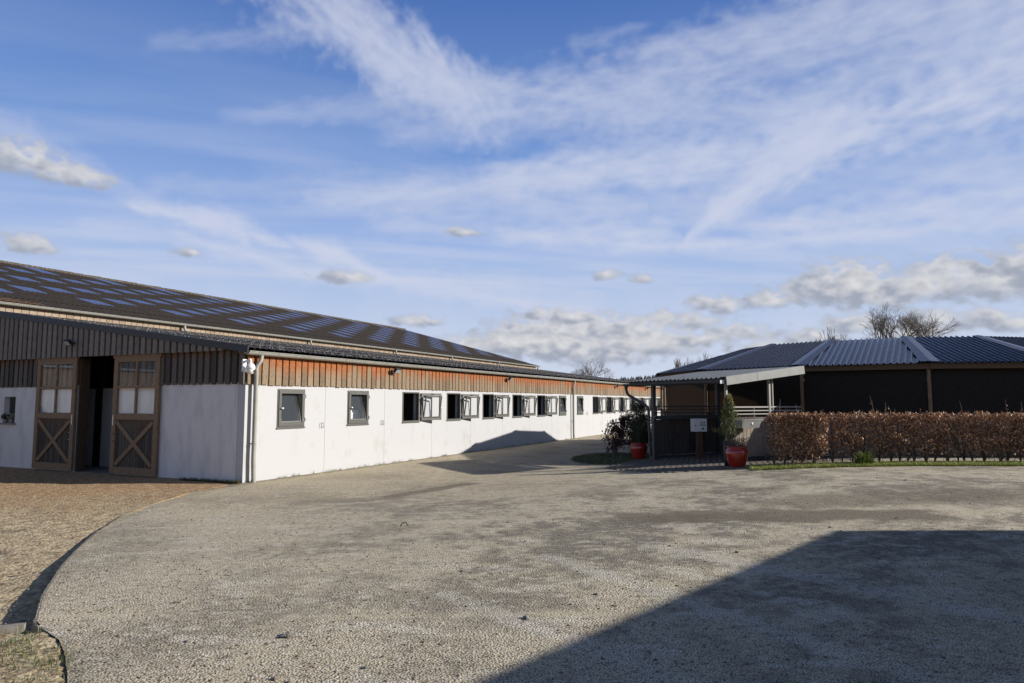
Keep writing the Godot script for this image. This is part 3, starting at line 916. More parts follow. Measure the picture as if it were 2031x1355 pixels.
func gable(b: Node3D) -> void:
	# plinth to both sides of the way in, with a small window cut in the left of it
	var st := S()
	slab(st, Vector3(0, -0.3, -4.25), Vector3(0.2, 2.19, -0.205))
	put("gable_panel", st, M.stained, b)
	st = S()
	slab(st, Vector3(0, -0.3, -8.43), Vector3(0.2, 2.19, -5.76))
	slab(st, Vector3(0, -0.3, -8.95), Vector3(0.2, 1.19, -8.43))
	slab(st, Vector3(0, 1.90, -8.95), Vector3(0.2, 2.19, -8.43))
	slab(st, Vector3(0, -0.3, -10.3), Vector3(0.2, 2.19, -8.95))
	put("gable_panel", st, M.stained, b)
	# small window in it
	st = S()
	slab(st, Vector3(-0.07, 1.145, -9.02), Vector3(0.18, 1.188, -8.36))
	put("window_sill", st, M.kerb, b)
	var fr := part("window", frame_mesh(0.52, 0.71, 0.04, 0.05, M.frame), b, Transform3D(Basis(Vector3.UP, -PI / 2), Vector3(0.19, 1.19, -8.95)))
	part("pane", pane_mesh(0.44, 0.63), fr, Transform3D(Basis(), Vector3(0.04, 0.04, 0.02)))
	# lower boards
	var low := []
	var high := []
	var side := Basis(Vector3.UP, -PI / 2)         # turns a board's face to -x
	for i in 8:
		low.append(board_mesh(0.14, 0.80, 0.034, i, M.under_boards))
	for i in 48:
		var z := -0.09 - i * 0.2135
		if z < -4.22 and z > -5.78: continue
		part("lower_board", low[rng.randi() % 8], b, Transform3D(side, Vector3(-0.012, 2.15 + rng.randf_range(-0.006, 0.006), z)))
	st = S()
	slab(st, Vector3(-0.012, 2.19, -4.25), Vector3(0.1, 2.95, -0.02))
	slab(st, Vector3(-0.012, 2.19, -10.3), Vector3(0.1, 2.95, -5.76))
	put("lower_board_backing", st, M.dark_wood, b)
	# upper boards stand proud over the door track and follow the slope of the roof
	for i in 46:
		var z := -0.62 - i * 0.2135
		var h := verge(-z) - 0.06 - 2.90
		var m := board_mesh(0.145, h, 0.04, rng.randi() % 8, M.grey_boards, 0.07 * PITCH, -0.07 * PITCH)
		part("upper_board", m, b, Transform3D(side, Vector3(-0.135, 2.895 + rng.randf_range(-0.006, 0.004), z + rng.randf_range(-0.006, 0.006))))
	st = S()
	var lo := Vector3(-0.135, 2.905, -0.45)
	quad(st, Vector3(-0.135, verge(10.3) - 0.08, -10.3), Vector3(-0.135, verge(0.45) - 0.08, -0.45), Vector3(-0.135, 2.905, -0.45), Vector3(-0.135, 2.905, -10.3), Rect2(0, 0, 14.3, 1))
	quad(st, Vector3(-0.135, 2.905, -10.3), Vector3(-0.135, 2.905, -0.45), Vector3(0.0, 2.905, -0.45), Vector3(0.0, 2.905, -10.3), Rect2(0, 0, 6, 0.1))
	put("upper_board_backing", st, M.dark_wood, b)
	st = S()
	slab(st, Vector3(-0.13, 2.84, -0.12), Vector3(-0.02, 2.94, -0.02))
	put("rafter_end", st, M.oak, b)
	st = S()
	slab(st, Vector3(-0.1, 2.91, -7.6), Vector3(-0.03, 2.96, -2.5))
	put("door_track", st, M.dark_metal, b)
	for d in [[2.66, true], [5.76, false]]:
		sliding_door(b, d[0], d[1])

# a sliding door hung before the gable: glazed above, boarded and braced below; it spans b0 .. b0 + 1.63 along the gable
func sliding_door(b: Node3D, b0: float, right: bool) -> void:
	var face := Basis(Vector3.UP, -PI / 2)         # local x runs to +z, that is to the right as one faces the door
	var w := 1.63
	var base := Transform3D(face, Vector3(-0.03, 0.03, -b0 - w))
	var st := S()
	slab(st, Vector3(0.02, 0.05, 0), Vector3(w - 0.02, 1.4, 0.012))
	var door := part("sliding_door", done(st, M.door_boards), b, base)
	var stile := S()
	slab(stile, Vector3(0, 0, 0.012), Vector3(0.14, 2.87, 0.062))
	var sm := done(stile, M.oak)
	part("stile", sm, door)
	part("stile", sm, door, moved(Vector3(w - 0.14, 0, 0)))
	for r in [[0.0, 0.17, "bottom_rail"], [1.30, 1.45, "middle_rail"], [2.70, 2.80, "top_rail"], [2.80, 2.87, "head_rail"], [2.06, 2.12, "glazing_bar"]]:
		st = S()
		slab(st, Vector3(0.14 if r[2] != "head_rail" else -0.04, r[0], 0.014), Vector3(w - 0.14 if r[2] != "head_rail" else w + 0.04, r[1], 0.058 if r[2] != "head_rail" else 0.072))
		put(r[2], st, M.oak, door)
	st = S()
	slab(st, Vector3(w / 2 - 0.03, 1.45, 0.016), Vector3(w / 2 + 0.03, 2.06, 0.056))
	slab(st, Vector3(w / 2 - 0.03, 2.12, 0.016), Vector3(w / 2 + 0.03, 2.70, 0.056))
	put("mullion", st, M.oak, door)
	for k in 2:
		st = S()
		var a := Vector3(0.17, 0.22, 0.034)
		var c := Vector3(w - 0.17, 1.25, 0.034)
		if k == 1:
			a.y = 1.25
			c.y = 0.22
		bar(st, a, c, 0.04 if k == 0 else 0.046, 0.1)
		put("cross_brace", st, M.oak, door)
	var plank := []
	for i in 4:
		plank.append(board_mesh(0.098, 1.13, 0.008, i + 2, M.door_boards))
	for i in 13:
		part("plank", plank[rng.randi() % 4], door, moved(Vector3(0.19 + i * 0.104, 0.17, 0.012)))
	var pane := pane_mesh(w / 2 - 0.17, 0.61)
	for k in 2:
		for y in [1.45, 2.11]:
			part("pane", pane, door, moved(Vector3(0.14 + k * (w / 2 - 0.11), y, 0.03)))
	st = S(true)
	var hx := 0.06 if right else w - 0.06
	for y in [0.78, 0.95]:
		tube(st, [Vector3(hx, y, 0.06), Vector3(hx, y, 0.1), Vector3(hx + (0.06 if right else -0.06), y, 0.1)], [0.012], 6)
	st.set_smooth_group(-1)
	box(st, Vector3(hx, 1.28, 0.068), Vector3(0.035, 0.24, 0.012))
	put("latch", st, M.steel, door)

func indoors(b: Node3D) -> void:
	var st := S()
	slab(st, Vector3(0.0, -0.25, -10.3), Vector3(LONG, 0.006, -0.02))
	put("floor_slab", st, M.concrete, b)
	# the wall that closes the loose boxes, the boarded divisions, and the way through the near end
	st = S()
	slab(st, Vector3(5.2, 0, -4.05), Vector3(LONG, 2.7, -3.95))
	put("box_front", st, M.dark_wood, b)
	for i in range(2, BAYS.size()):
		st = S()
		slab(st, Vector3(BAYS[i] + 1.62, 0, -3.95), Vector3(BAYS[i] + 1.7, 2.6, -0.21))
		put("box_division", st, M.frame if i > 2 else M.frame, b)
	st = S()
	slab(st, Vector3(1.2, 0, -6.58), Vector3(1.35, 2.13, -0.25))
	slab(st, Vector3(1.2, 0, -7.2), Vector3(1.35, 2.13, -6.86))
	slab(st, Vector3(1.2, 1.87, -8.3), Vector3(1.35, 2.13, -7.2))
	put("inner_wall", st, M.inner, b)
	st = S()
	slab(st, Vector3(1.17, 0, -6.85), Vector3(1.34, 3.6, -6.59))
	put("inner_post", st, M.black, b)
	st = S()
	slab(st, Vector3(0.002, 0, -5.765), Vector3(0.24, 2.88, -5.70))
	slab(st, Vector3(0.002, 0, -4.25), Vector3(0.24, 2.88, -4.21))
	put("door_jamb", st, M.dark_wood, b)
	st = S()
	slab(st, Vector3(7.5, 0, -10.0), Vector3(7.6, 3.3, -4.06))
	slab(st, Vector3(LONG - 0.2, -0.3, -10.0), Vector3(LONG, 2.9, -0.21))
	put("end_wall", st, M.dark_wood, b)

# ---------------------------------------------------------------- the riding hall behind it
const RISE := 0.27
const HALL_EAVE := 4.66
const HALF := 12.86

func hall() -> void:
	var b := thing("riding_hall", "big riding hall with brown corrugated roof and rows of blue skylights behind the stable", "hall", CORNER, TURN)
	var up := Vector3(0, RISE, -1).normalized()
	var len := HALF * sqrt(1 + RISE * RISE)
	var end := 39.6
	# walls
	var st := S()
	slab(st, Vector3(0, 0, -10.2), Vector3(end - 0.3, 4.62, -10.03))
	slab(st, Vector3(0, 0, -10 - HALF * 2), Vector3(end - 0.3, 4.62, -10 - HALF * 2 + 0.2))
	put("wall_core", st, M.dark_wood, b)
	for x in [0.0, end - 0.35]:
		st = S()
		slab(st, Vector3(x, 0, -10 - HALF * 2 + 0.2), Vector3(x + 0.05, 4.55, -10.2))
		quad(st, Vector3(x, 4.55, -10 - HALF * 2), Vector3(x, 4.55 + HALF * RISE, -10 - HALF), Vector3(x, 4.55 + HALF * RISE, -10 - HALF), Vector3(x, 4.55, -10.1))
		put("gable_wall", st, M.grey_boards, b)
	var kinds := []
	for i in 8:
		kinds.append(board_mesh(0.208, 0.52, 0.028, i, M.pale_boards))
	for i in int((end - 0.3) / 0.219):
		part("cladding_board", kinds[rng.randi() % 8], b, moved(Vector3(0.11 + i * 0.219, 4.12, -10.03 + rng.randf_range(0, 0.004))))
	# roof: eleven courses of sheets 0.85 wide; every second sheet along a slanting line is a skylight
	var tops := []
	for j in 11:
		tops.append(-0.2 if j == 0 else (0.9 if j == 1 else 2.0 + (j - 2) * 1.12))
	tops.append(HALF)
	var k1 := sqrt(1 + RISE * RISE)
	for j in 11:
		st = S(true)
		var a: float = tops[j] * k1
		var z: float = tops[j + 1] * k1 + 0.1
		var base := Vector3(0, HALL_EAVE, -10) + up * a + Vector3(0, 0.012 if j > 0 else 0.0, 0)
		var dir := (up * (z - a) + Vector3(0, -0.010, 0)).normalized()
		var light := j - 2
		var is_light := func(col: int): return light >= 0 and light < 9 and posmod(col - 2 - 2 * light, 4) == 0
		var x := -0.75
		var col := 0
		var glazed := []
		while x < end - 0.01:
			var w := minf(0.85, end - x)
			if is_light.call(col): glazed.append(x)
			else: sheet(st, base + Vector3(x, 0, 0), Vector3.RIGHT, dir, w, wave(8, 0.042), func(_x): return Vector2(0, z - a), 0.17)
			x += 0.85
			col += 1
		put("roof_course", st, M.cement, b)
		if not glazed.is_empty():
			st = S(true)
			sheet(st, Vector3.ZERO, Vector3.RIGHT, dir, 0.85, wave(8, 0.034), func(_x): return Vector2(0, z - a), 0.17)
			var m := done(st, M.skylight)
			for gx in glazed:
				part("skylight_sheet", m, b, moved(base + Vector3(gx, 0.002, 0)))
	# a patch of orange lichen on the sheets of the near eave
	st = S(true)
	sheet(st, Vector3(-0.3, HALL_EAVE + 0.006, -10) + up * -0.15, Vector3.RIGHT, up, 1.9, wave(8, 0.042), func(x): return Vector2(0.02, 0.95 - 0.3 * x + 0.12 * sin(x * 7.0)), 0.17)
	put("lichen_patch", st, M.lichen, b)
	# the far slope, the ridge cap
	st = S(true)
	var down := Vector3(0, RISE, 1).normalized()
	sheet(st, Vector3(-0.3, HALL_EAVE, -10 - HALF * 2), Vector3.RIGHT, down, end + 0.3, wave(8, 0.042), func(_x): return Vector2(0, len), 0.17)
	put("far_slope", st, M.cement, b)
	var ry := HALL_EAVE + HALF * RISE
	st = S(true)
	var x := -0.3
	while x < end:
		var j := rng.randf_range(-0.008, 0.008)
		tube(st, [Vector3(x, ry + 0.045 + j, -10 - HALF), Vector3(x + 0.56, ry + 0.05 + j, -10 - HALF)], [0.085, 0.095], 8)
		x += 0.5
	put("ridge_cap", st, M.old_slate, b).set_meta("kind", "stuff")
	# gutter and its spouts
	st = S()
	gutter(st, -0.35, end + 0.05, 4.615, -9.86, 0.075)
	var gut := put("gutter", st, M.zinc, b)
	st = S()
	x = 0.1
	while x < end:
		gutter(st, x, x + 0.035, 4.615, -9.86, 0.080)
		x += 0.6
	put("strap", st, M.zinc, gut).set_meta("kind", "stuff")
	for px in [6.4, 13.1, 19.8, 25.8, 32.4, 39.3]:
		st = S(true)
		tube(st, [Vector3(px, 4.57, -9.86), Vector3(px, 4.47, -9.86), Vector3(px + 0.02, 4.40, -9.85), Vector3(px + 0.09, 4.34, -9.82), Vector3(px + 0.16, 4.33, -9.78)], [0.05, 0.05, 0.045, 0.045, 0.05], 10)
		put("spout", st, M.zinc, gut)

# ---------------------------------------------------------------- the horse walker
const HUB := Vector2(13.35, 24.95)             # x and depth of its middle
const SIDES := 16
const BROW := 2.753
const CROWN := 3.65

func ring_point(i: int, r: float, y: float) -> Vector3:
	var an := deg_to_rad(-92.1) - TAU / SIDES * i
	return Vector3(HUB.x + r * sin(an), y, -(HUB.y + r * cos(an)))

func walker() -> void:
	var b := thing("horse_walker", "round covered horse walker with ribbed blue-grey roof and dark netting sides", "horse walker")
	var lower := []
	var upper := []
	for i in SIDES + 1:
		lower.append(ring_point(i, 8.07, BROW))
		upper.append(ring_point(i, 5.0, CROWN))
	var shift := {0: 5.22, 1: 5.89, 2: 7.92, 3: 10.57, 4: 13.5}
	var shift_up := {0: 8.54, 1: 8.64, 2: 9.91, 3: 11.63, 4: 13.57}
	for k in shift:
		lower[k].x = shift[k]
		upper[k].x = shift_up[k]
	lower[SIDES] = lower[0]
	upper[SIDES] = upper[0]
	var ribs := [Vector2(0, 0.0), Vector2(0.50, 0.0), Vector2(0.57, 0.003), Vector2(0.66, 0.028), Vector2(0.72, 0.034), Vector2(0.83, 0.034), Vector2(0.89, 0.028), Vector2(0.97, 0.003)]
	for i in SIDES:
		var p: Vector3 = lower[i]
		var q: Vector3 = lower[i + 1]
		var pt: Vector3 = upper[i]
		var qt: Vector3 = upper[i + 1]
		var u := (q - p).normalized()
		var mid := (pt + qt) / 2 - (p + q) / 2
		var w := (mid - u * mid.dot(u))
		var tall := w.length()
		w = w.normalized()
		var x0 := (pt - p).dot(u)
		var x1 := (qt - p).dot(u)
		var wide := p.distance_to(q)
		var reach := func(x: float) -> Vector2:
			var top := tall
			if x < x0: top = minf(top, tall * x / x0)
			if x > x1: top = minf(top, tall * (wide - x) / maxf(0.01, wide - x1))
			return Vector2(-0.05, top)
		var st := S(true)
		sheet(st, p, u, w, wide, ribs, reach, 0.152)
		put("roof_panel", st, M.blue_steel, b)
		# flashing over the hip
		st = S()
		var hip := pt - p
		var n := u.cross(w)
		if n.y < 0: n = -n
		var prev: Vector3 = lower[(i + SIDES - 1) % SIDES]
		var pu := (p - prev).normalized()
		var a := p + Vector3(0, 0.05, 0) - hip * 0.01
		var c := pt + Vector3(0, 0.05, 0)
		quad(st, c, c + u * 0.16 - Vector3(0, 0.012, 0), a + u * 0.22 - Vector3(0, 0.012, 0), a)
		quad(st, c - pu * 0.16 - Vector3(0, 0.012, 0), c, a, a - pu * 0.22 - Vector3(0, 0.012, 0))
		quad(st, a, a + u * 0.22 - Vector3(0, 0.012, 0), a + u * 0.22 - Vector3(0, 0.04, 0), a - Vector3(0, 0.03, 0))
		quad(st, c + u * 0.16 - Vector3(0, 0.012, 0), c + u * 0.16 - Vector3(0, 0.045, 0), a + u * 0.22 - Vector3(0, 0.045, 0), a + u * 0.22 - Vector3(0, 0.012, 0))
		put("hip_flashing", st, M.blue_steel, b)
		# eaves beam, purlin at the crown, rafter, post
		var inward := (Vector3(HUB.x, 0, -HUB.y) - Vector3(p.x, 0, p.z)).normalized()
		var inward_q := (Vector3(HUB.x, 0, -HUB.y) - Vector3(q.x, 0, q.z)).normalized()
		st = S()
		bar(st, p + inward * 0.1 - Vector3(0, 0.085, 0), q + inward_q * 0.1 - Vector3(0, 0.085, 0), 0.07, 0.14)
		put("eaves_beam", st, M.beam, b)
		st = S()
		bar(st, pt - Vector3(0, 0.1, 0), qt - Vector3(0, 0.1, 0), 0.07, 0.16)
		put("crown_beam", st, M.beam, b)
		st = S()
		bar(st, p + inward * 0.2 - Vector3(0, 0.06, 0), pt - Vector3(0, 0.12, 0), 0.08, 0.12)
		put("rafter", st, M.dark_wood, b)
		var foot := p + inward * 0.22
		foot.y = 0.1
		st = S()
		tube(st, [foot, Vector3(foot.x, BROW - 0.1, foot.z)], [0.045], 10)
		put("post", st, M.oak, b)
		var foot_q := q + inward_q * 0.22
		foot_q.y = 0.1
		# windbreak netting between posts, sagging in soft folds
		var rows := steps(1.42, BROW - 0.14, 0.11)
		var cols := steps(0.02, 0.98, 0.06)
		var vs := []
		for y in rows:
			var line := []
			for t in cols:
				var pt2 := foot.lerp(foot_q, t)
				var f := grain.get_noise_2d(t * 9.0 + i * 40.0, y * 60.0) * 0.035 + grain.get_noise_2d(i * 9.0, y * 160.0) * 0.03
				line.append(Vector3(pt2.x, y, pt2.z) + inward * (0.05 + f))
			vs.append(line)
		st = S(true)
		for r in rows.size() - 1:
			for c2 in cols.size() - 1:
				quad(st, vs[r + 1][c2], vs[r + 1][c2 + 1], vs[r][c2 + 1], vs[r][c2])
		put("netting", st, M.netting, b)
		# boarded lower wall
		st = S()
		var bf := foot
		var bq := foot_q
		bar(st, Vector3(bf.x, 0.85, bf.z) + inward * 0.1, Vector3(bq.x, 0.85, bq.z) + inward_q * 0.1, 0.05, 1.24)
		put("kick_wall", st, M.fence_boards if i in [2, 3, 4] else M.dark_wood, b)
		# inner rail and post of the ring
		if i % 2 == 0:
			var ip := ring_point(i, 5.3, 0.1)
			st = S()
			tube(st, [ip, Vector3(ip.x, CROWN - 0.15, ip.z)], [0.05], 8)
			put("inner_post", st, M.dark_wood, b)
		st = S()
		for y in [0.9, 1.4]:
			bar(st, ring_point(i, 5.3, y), ring_point(i + 1, 5.3, y), 0.05, 0.12)
		put("inner_rail", st, M.dark_wood, b)
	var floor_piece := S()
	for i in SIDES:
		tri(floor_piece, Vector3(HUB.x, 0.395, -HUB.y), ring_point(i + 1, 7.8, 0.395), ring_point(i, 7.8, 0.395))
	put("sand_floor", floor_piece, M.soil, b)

# ---------------------------------------------------------------- the entrance canopy before it
const CANOPY := Vector3(3.45, 0, -20.0)        # far end of its gutter; its x axis runs along the gutter towards the yard, its z axis out to the lane
const CANOPY_TURN := -1.0699

func canopy() -> void:
	var b := thing("entrance_canopy", "low grey lean-to canopy with gutter and pale fascia over the paved entrance", "canopy", CANOPY, CANOPY_TURN)
	var wide := 3.72
	var deep := 2.8
	var low := 2.315
	var w := Vector3(0, 0.118, -1).normalized()
	var ribs := [Vector2(0, 0.0), Vector2(0.5, 0.0), Vector2(0.64, 0.03), Vector2(0.86, 0.03)]
	var st := S()
	sheet(st, Vector3(-0.02, low + 0.02, 0.06), Vector3.RIGHT, w, wide + 0.02, ribs, func(_x): return Vector2(0, deep * 1.02), 0.165)
	put("roof_sheet", st, M.roof_grey, b)
	st = S()
	for z in [0.0, -0.9, -1.8, -2.7]:
		var y: float = low - z * 0.118 - 0.055
		bar(st, Vector3(0, y, z - 0.05), Vector3(wide - 0.04, y, z - 0.05), 0.07, 0.11)
	put("purlin", st, M.dark_wood, b)
	# the boxed fascia up the near verge, in two lengths
	for s in [[0.07, -0.99], [-1.0, -2.74]]:
		st = S()
		var a := Vector3(wide + 0.02, low - s[0] * 0.118 - 0.045, s[0])
		var c := Vector3(wide + 0.02, low - s[1] * 0.118 - 0.045, s[1])
		bar(st, a, c, 0.03, 0.2)
		bar(st, a + Vector3(-0.09, 0.105, 0), c + Vector3(-0.09, 0.105, 0), 0.21, 0.008)
		put("fascia", st, M.grey_steel, b)
	st = S()
	bar(st, Vector3(0.0, low - 0.05, 0.05), Vector3(wide - 0.02, low - 0.05, 0.05), 0.03, 0.1)
	bar(st, Vector3(-0.01, low - 0.02, 0.05), Vector3(-0.01, low + 0.31, -2.7), 0.03, 0.13)
	put("fascia", st, M.slate_paint, b)
	# gutter, running down to the far end, and the downpipe that cranks back to the post
	st = S()
	gutter(st, -0.1, wide - 0.03, low - 0.05, 0.155, 0.066)
	var gut := put("gutter", st, M.slate_paint, b)
	st = S()
	for x in [0.4, 1.25, 2.1, 2.95, 3.5]:
		gutter(st, x, x + 0.03, low - 0.05, 0.155, 0.071)
		bar(st, Vector3(x + 0.015, low - 0.02, 0.1), Vector3(x + 0.015, low + 0.04, 0.06), 0.02, 0.008, Vector3.RIGHT)
	put("strap", st, M.slate_paint, gut)
	st = S()
	slab(st, Vector3(wide - 0.03, low - 0.115, 0.09), Vector3(wide - 0.022, low - 0.03, 0.225))
	put("stop_end", st, M.white_plastic, gut)
	st = S(true)
	tube(st, [Vector3(-0.03, low - 0.1, 0.155), Vector3(-0.03, low - 0.19, 0.155), Vector3(-0.01, low - 0.28, 0.145), Vector3(0.03, low - 0.36, 0.12), Vector3(0.5, low - 0.62, -0.06), Vector3(0.6, low - 0.70, -0.09), Vector3(0.64, low - 0.80, -0.1), Vector3(0.66, 1.0, -0.1), Vector3(0.7, 0.18, -0.1)], [0.05, 0.042], 12)
	var pipe := put("downpipe", st, M.slate_paint, b)
	st = S(true)
	tube(st, [Vector3(-0.03, low - 0.04, 0.155), Vector3(-0.03, low - 0.16, 0.155)], [0.075, 0.048], 12)
	put("hopper", st, M.slate_paint, pipe)
	# posts
	var posts := {"dark": [Vector3(0.79, 0, -0.16), Vector3(0.84, 0, -2.55)], "pale": [Vector3(3.46, 0, -0.2), Vector3(3.46, 0, -1.72)]}
	for k in posts:
		for p in posts[k]:
			st = S()
			var t := 0.05 if k == "dark" else 0.03
			slab(st, Vector3(p.x - t, 0.05, p.z - t), Vector3(p.x + t, low - 0.09 - p.z * 0.118, p.z + t))
			slab(st, Vector3(p.x - t * 1.7, 0.02, p.z - t * 1.7), Vector3(p.x + t * 1.7, 0.24, p.z + t * 1.7))
			put("post", st, M.slate_paint if k == "dark" else M.post_paint, b)
	st = S()
	slab(st, Vector3(3.45, 0.05, -1.86), Vector3(3.48, 2.4, -1.83))
	put("post", st, M.post_paint, b)

# a fence of upright boards with four rails above; a and c are its ends (world), seen from the lane
func rail_fence(label: String, a: Vector3, c: Vector3, turn_out: Vector3, boards_m: Material) -> Node3D:
	var along := (c - a).normalized()
	var b := thing("railed_fence", label, "fence", a, atan2(-along.z, along.x), "railed board fences under the canopy")
	var len := Vector2(c.x - a.x, c.z - a.z).length()
	var out := 1.0 if Basis(Vector3.UP, b.rotation.y).z.dot(turn_out) > 0 else -1.0
	var y0 := minf(a.y, c.y)
	b.position.y = 0
	var kinds := []
	for i in 8:
		kinds.append(board_mesh(0.128, 1.27 - y0 - 0.14, 0.022, i, boards_m))
	var n := int(len / 0.134)
	for i in n:
		var t := Transform3D(Basis(Vector3.UP, 0.0 if out > 0 else PI), Vector3(0.07 + i * 0.134, y0 + 0.14 + rng.randf_range(-0.006, 0.006), 0.02 * out))
		part("fence_board", kinds[rng.randi() % 8], b, t)
	var st := S()
	slab(st, Vector3(0, 1.27, -0.06), Vector3(len, 1.375, 0.05))
	put("top_beam", st, M.slate_paint, b)
	st = S()
	slab(st, Vector3(0, y0 + 0.06, -0.03), Vector3(len, y0 + 0.13, 0.05))
	put("bottom_rail", st, M.slate_paint, b)
	for y in [1.455, 1.54, 1.625]:
		st = S()
		slab(st, Vector3(0, y - 0.013, -0.02), Vector3(len, y + (0.013 if y < 1.6 else 0.022), 0.02))
		put("rail", st, M.slate_paint if boards_m != M.fence_boards or out < 0 else M.post_paint, b)
	var k := 0.0
	while k < len:
		st = S()
		slab(st, Vector3(k - 0.012, 1.375, -0.016), Vector3(k + 0.012, 1.61, 0.016))
		put("upright", st, M.slate_paint, b)
		k += 0.85
	return b

func entrance() -> void:
	var ax := Vector3(0.48, 0, 0.877)              # along the gutter towards the yard
	var az := Vector3(-0.877, 0, 0.48)             # out to the lane
	var at := func(x: float, z: float, y := 0.0) -> Vector3:
		var p: Vector3 = CANOPY + ax * x + az * z
		return Vector3(p.x, lie(p.x, -p.z) + y, p.z)
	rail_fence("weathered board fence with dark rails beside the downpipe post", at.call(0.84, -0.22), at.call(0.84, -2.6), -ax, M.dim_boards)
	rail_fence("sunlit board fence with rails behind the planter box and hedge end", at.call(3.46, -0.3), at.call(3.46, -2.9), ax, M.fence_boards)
	# paved floor: small setts, row by row
	var st := S()
	box(st, Vector3.ZERO, Vector3(0.192, 0.05, 0.092))
	var sett := done(st, M.paver)
	var where := []
	for i in 60:
		for j in 34:
			var lx := -0.9 + i * 0.1 
			var lz := -3.2 + j * 0.2 + (0.1 if i % 2 else 0.0)
			if lx + lz * 0.35 > 4.95 or lz > 2.4 - maxf(0.0, (1.9 - lx)) * 1.25 or lx < 0.25 - 0.3 * lz * 0.0: continue
			var p: Vector3 = CANOPY + ax * lx + az * lz
			where.append(Transform3D(Basis(Vector3.UP, CANOPY_TURN + PI / 2).rotated(Vector3.RIGHT, rng.randf_range(-0.02, 0.02)), on(p.x, -p.z, -0.008 + rng.randf_range(-0.003, 0.004))))
	var pave := swarm("paved_floor", sett, where, [], self)
	tag(pave, "small grey paving setts under and before the entrance canopy", "", "", "stuff")
	# control cabinet on its post
	var cab := thing("control_cabinet", "white metal control cabinet with dark switches on a brown post under the canopy", "cabinet", on(5.16, 19.0), 0.12)
	var y0 := 0.945 - lie(5.16, 19.0)
	st = S()
	slab(st, Vector3(-0.07, 0, -0.16), Vector3(0.09, y0, -0.06))
	put("post", st, M.rust_brown, cab)
	st = S()
	slab(st, Vector3(-0.185, y0, -0.24), Vector3(0.185, y0 + 0.355, 0.0))
	put("case", st, M.white_plastic, cab)
	st = S()
	slab(st, Vector3(-0.18, y0 + 0.006, 0.004), Vector3(0.18, y0 + 0.349, 0.02))
	var lid := put("door", st, M.white_plastic, cab)
	for k in 3:
		st = S(true)
		var bx := 0.0 + k * 0.055
		tube(st, [Vector3(bx, y0 + 0.26, 0.02), Vector3(bx, y0 + 0.26, 0.034)], [0.015], 10)
		st.set_smooth_group(-1)
		slab(st, Vector3(bx - 0.012, y0 + 0.222, 0.021), Vector3(bx + 0.012, y0 + 0.236, 0.023))
		put("push_button", st, M.black, lid)
	st = S()
	for r in 2:
		slab(st, Vector3(-0.03, y0 + 0.185 - r * 0.018, 0.021), Vector3(0.14, y0 + 0.195 - r * 0.018, 0.023))
	put("name_plate", st, M.black, lid)
	st = S(true)
	tube(st, [Vector3(0.06, y0 + 0.085, 0.02), Vector3(0.06, y0 + 0.085, 0.045)], [0.026, 0.022], 14)
	st.set_smooth_group(-1)
	slab(st, Vector3(0.052, y0 + 0.06, 0.045), Vector3(0.068, y0 + 0.11, 0.058))
	put("turn_switch", st, M.black, lid)
	st = S()
	slab(st, Vector3(-0.15, y0 + 0.15, 0.02), Vector3(-0.135, y0 + 0.19, 0.034))
	put("lock", st, M.black, lid)
	# coils of black hose hung on the boards
	var hose := thing("coiled_hose", "black hose hung in long coils on the fence boards", "hose", at.call(0.93, -1.75), CANOPY_TURN)
	for k in 6:
		st = S(true)
		var pts := []
		for j in 25:
			var an := TAU * j / 24.0
			pts.append(Vector3(0.012 + 0.022 * (k % 3), 0.66 + 0.34 * cos(an) * (1.0 - 0.05 * k) - 0.03 * k, 0.13 * sin(an) * (1.0 + 0.06 * k) + 0.012 * k))
		tube(st, pts, [0.017], 7, false)
		put("coil", st, M.black, hose)
	st = S(true)
	tube(st, [Vector3(-0.02, 1.0, 0), Vector3(0.12, 1.0, 0), Vector3(0.13, 1.04, 0)], [0.012], 6)
	put("hook", st, M.steel, hose)
	# red pots
	var prof := [Vector2(0.0, 0.0), Vector2(0.155, 0.0), Vector2(0.165, 0.02), Vector2(0.215, 0.16), Vector2(0.247, 0.28), Vector2(0.252, 0.34), Vector2(0.238, 0.40), Vector2(0.205, 0.43), Vector2(0.205, 0.445), Vector2(0.228, 0.455), Vector2(0.230, 0.475), Vector2(0.215, 0.48), Vector2(0.195, 0.47), Vector2(0.19, 0.42)]
	st = S(true)
	lathe(st, prof, 36)
	var pot_mesh := done(st, M.red_glaze)
	var pot := thing("plant_pot", "red glazed pot holding the clipped round shrub beside the dark post", "plant pot", on(3.66, 20.05), 0.0, "red glazed pots at the entrance")
	part("pot_body", pot_mesh, pot)
	st = S()
	lathe(st, [Vector2(0.195, 0.425), Vector2(0.1, 0.435), Vector2(0.0, 0.44)], 20)
	put("potting_soil", st, M.soil, pot)
	var other := dup(pot, on(5.12, 15.85), 1.1, "red glazed pot with dry reddish stems in front of the conifer")
	# tall dark planter
	st = S(true)
	lathe(st, [Vector2(0.0, 0.0), Vector2(0.115, 0.0), Vector2(0.135, 0.6), Vector2(0.125, 0.6), Vector2(0.12, 0.55), Vector2(0.0, 0.55)], 24)
	var tall := put("tall_planter", st, M.dark_metal, self)
	tall.position = on(5.06, 16.2)
	tag(tall, "tall dark round planter from which the conifer grows", "planter")
	# planter box hung on the sunlit fence
	var hung := thing("planter_box", "grey metal planter box with dead plants hung on the sunlit fence", "planter box", at.call(3.62, -0.62), CANOPY_TURN + PI / 2 + 0.02)
	hung.position.y = 1.12
	st = S()
	for k in 2:
		var ex := -0.34 if k == 0 else 0.34
		quad(st, Vector3(ex, 0.2, -0.02), Vector3(ex, 0.2, 0.26), Vector3(ex * 0.88, 0.0, 0.2), Vector3(ex * 0.88, 0.0, 0.02))
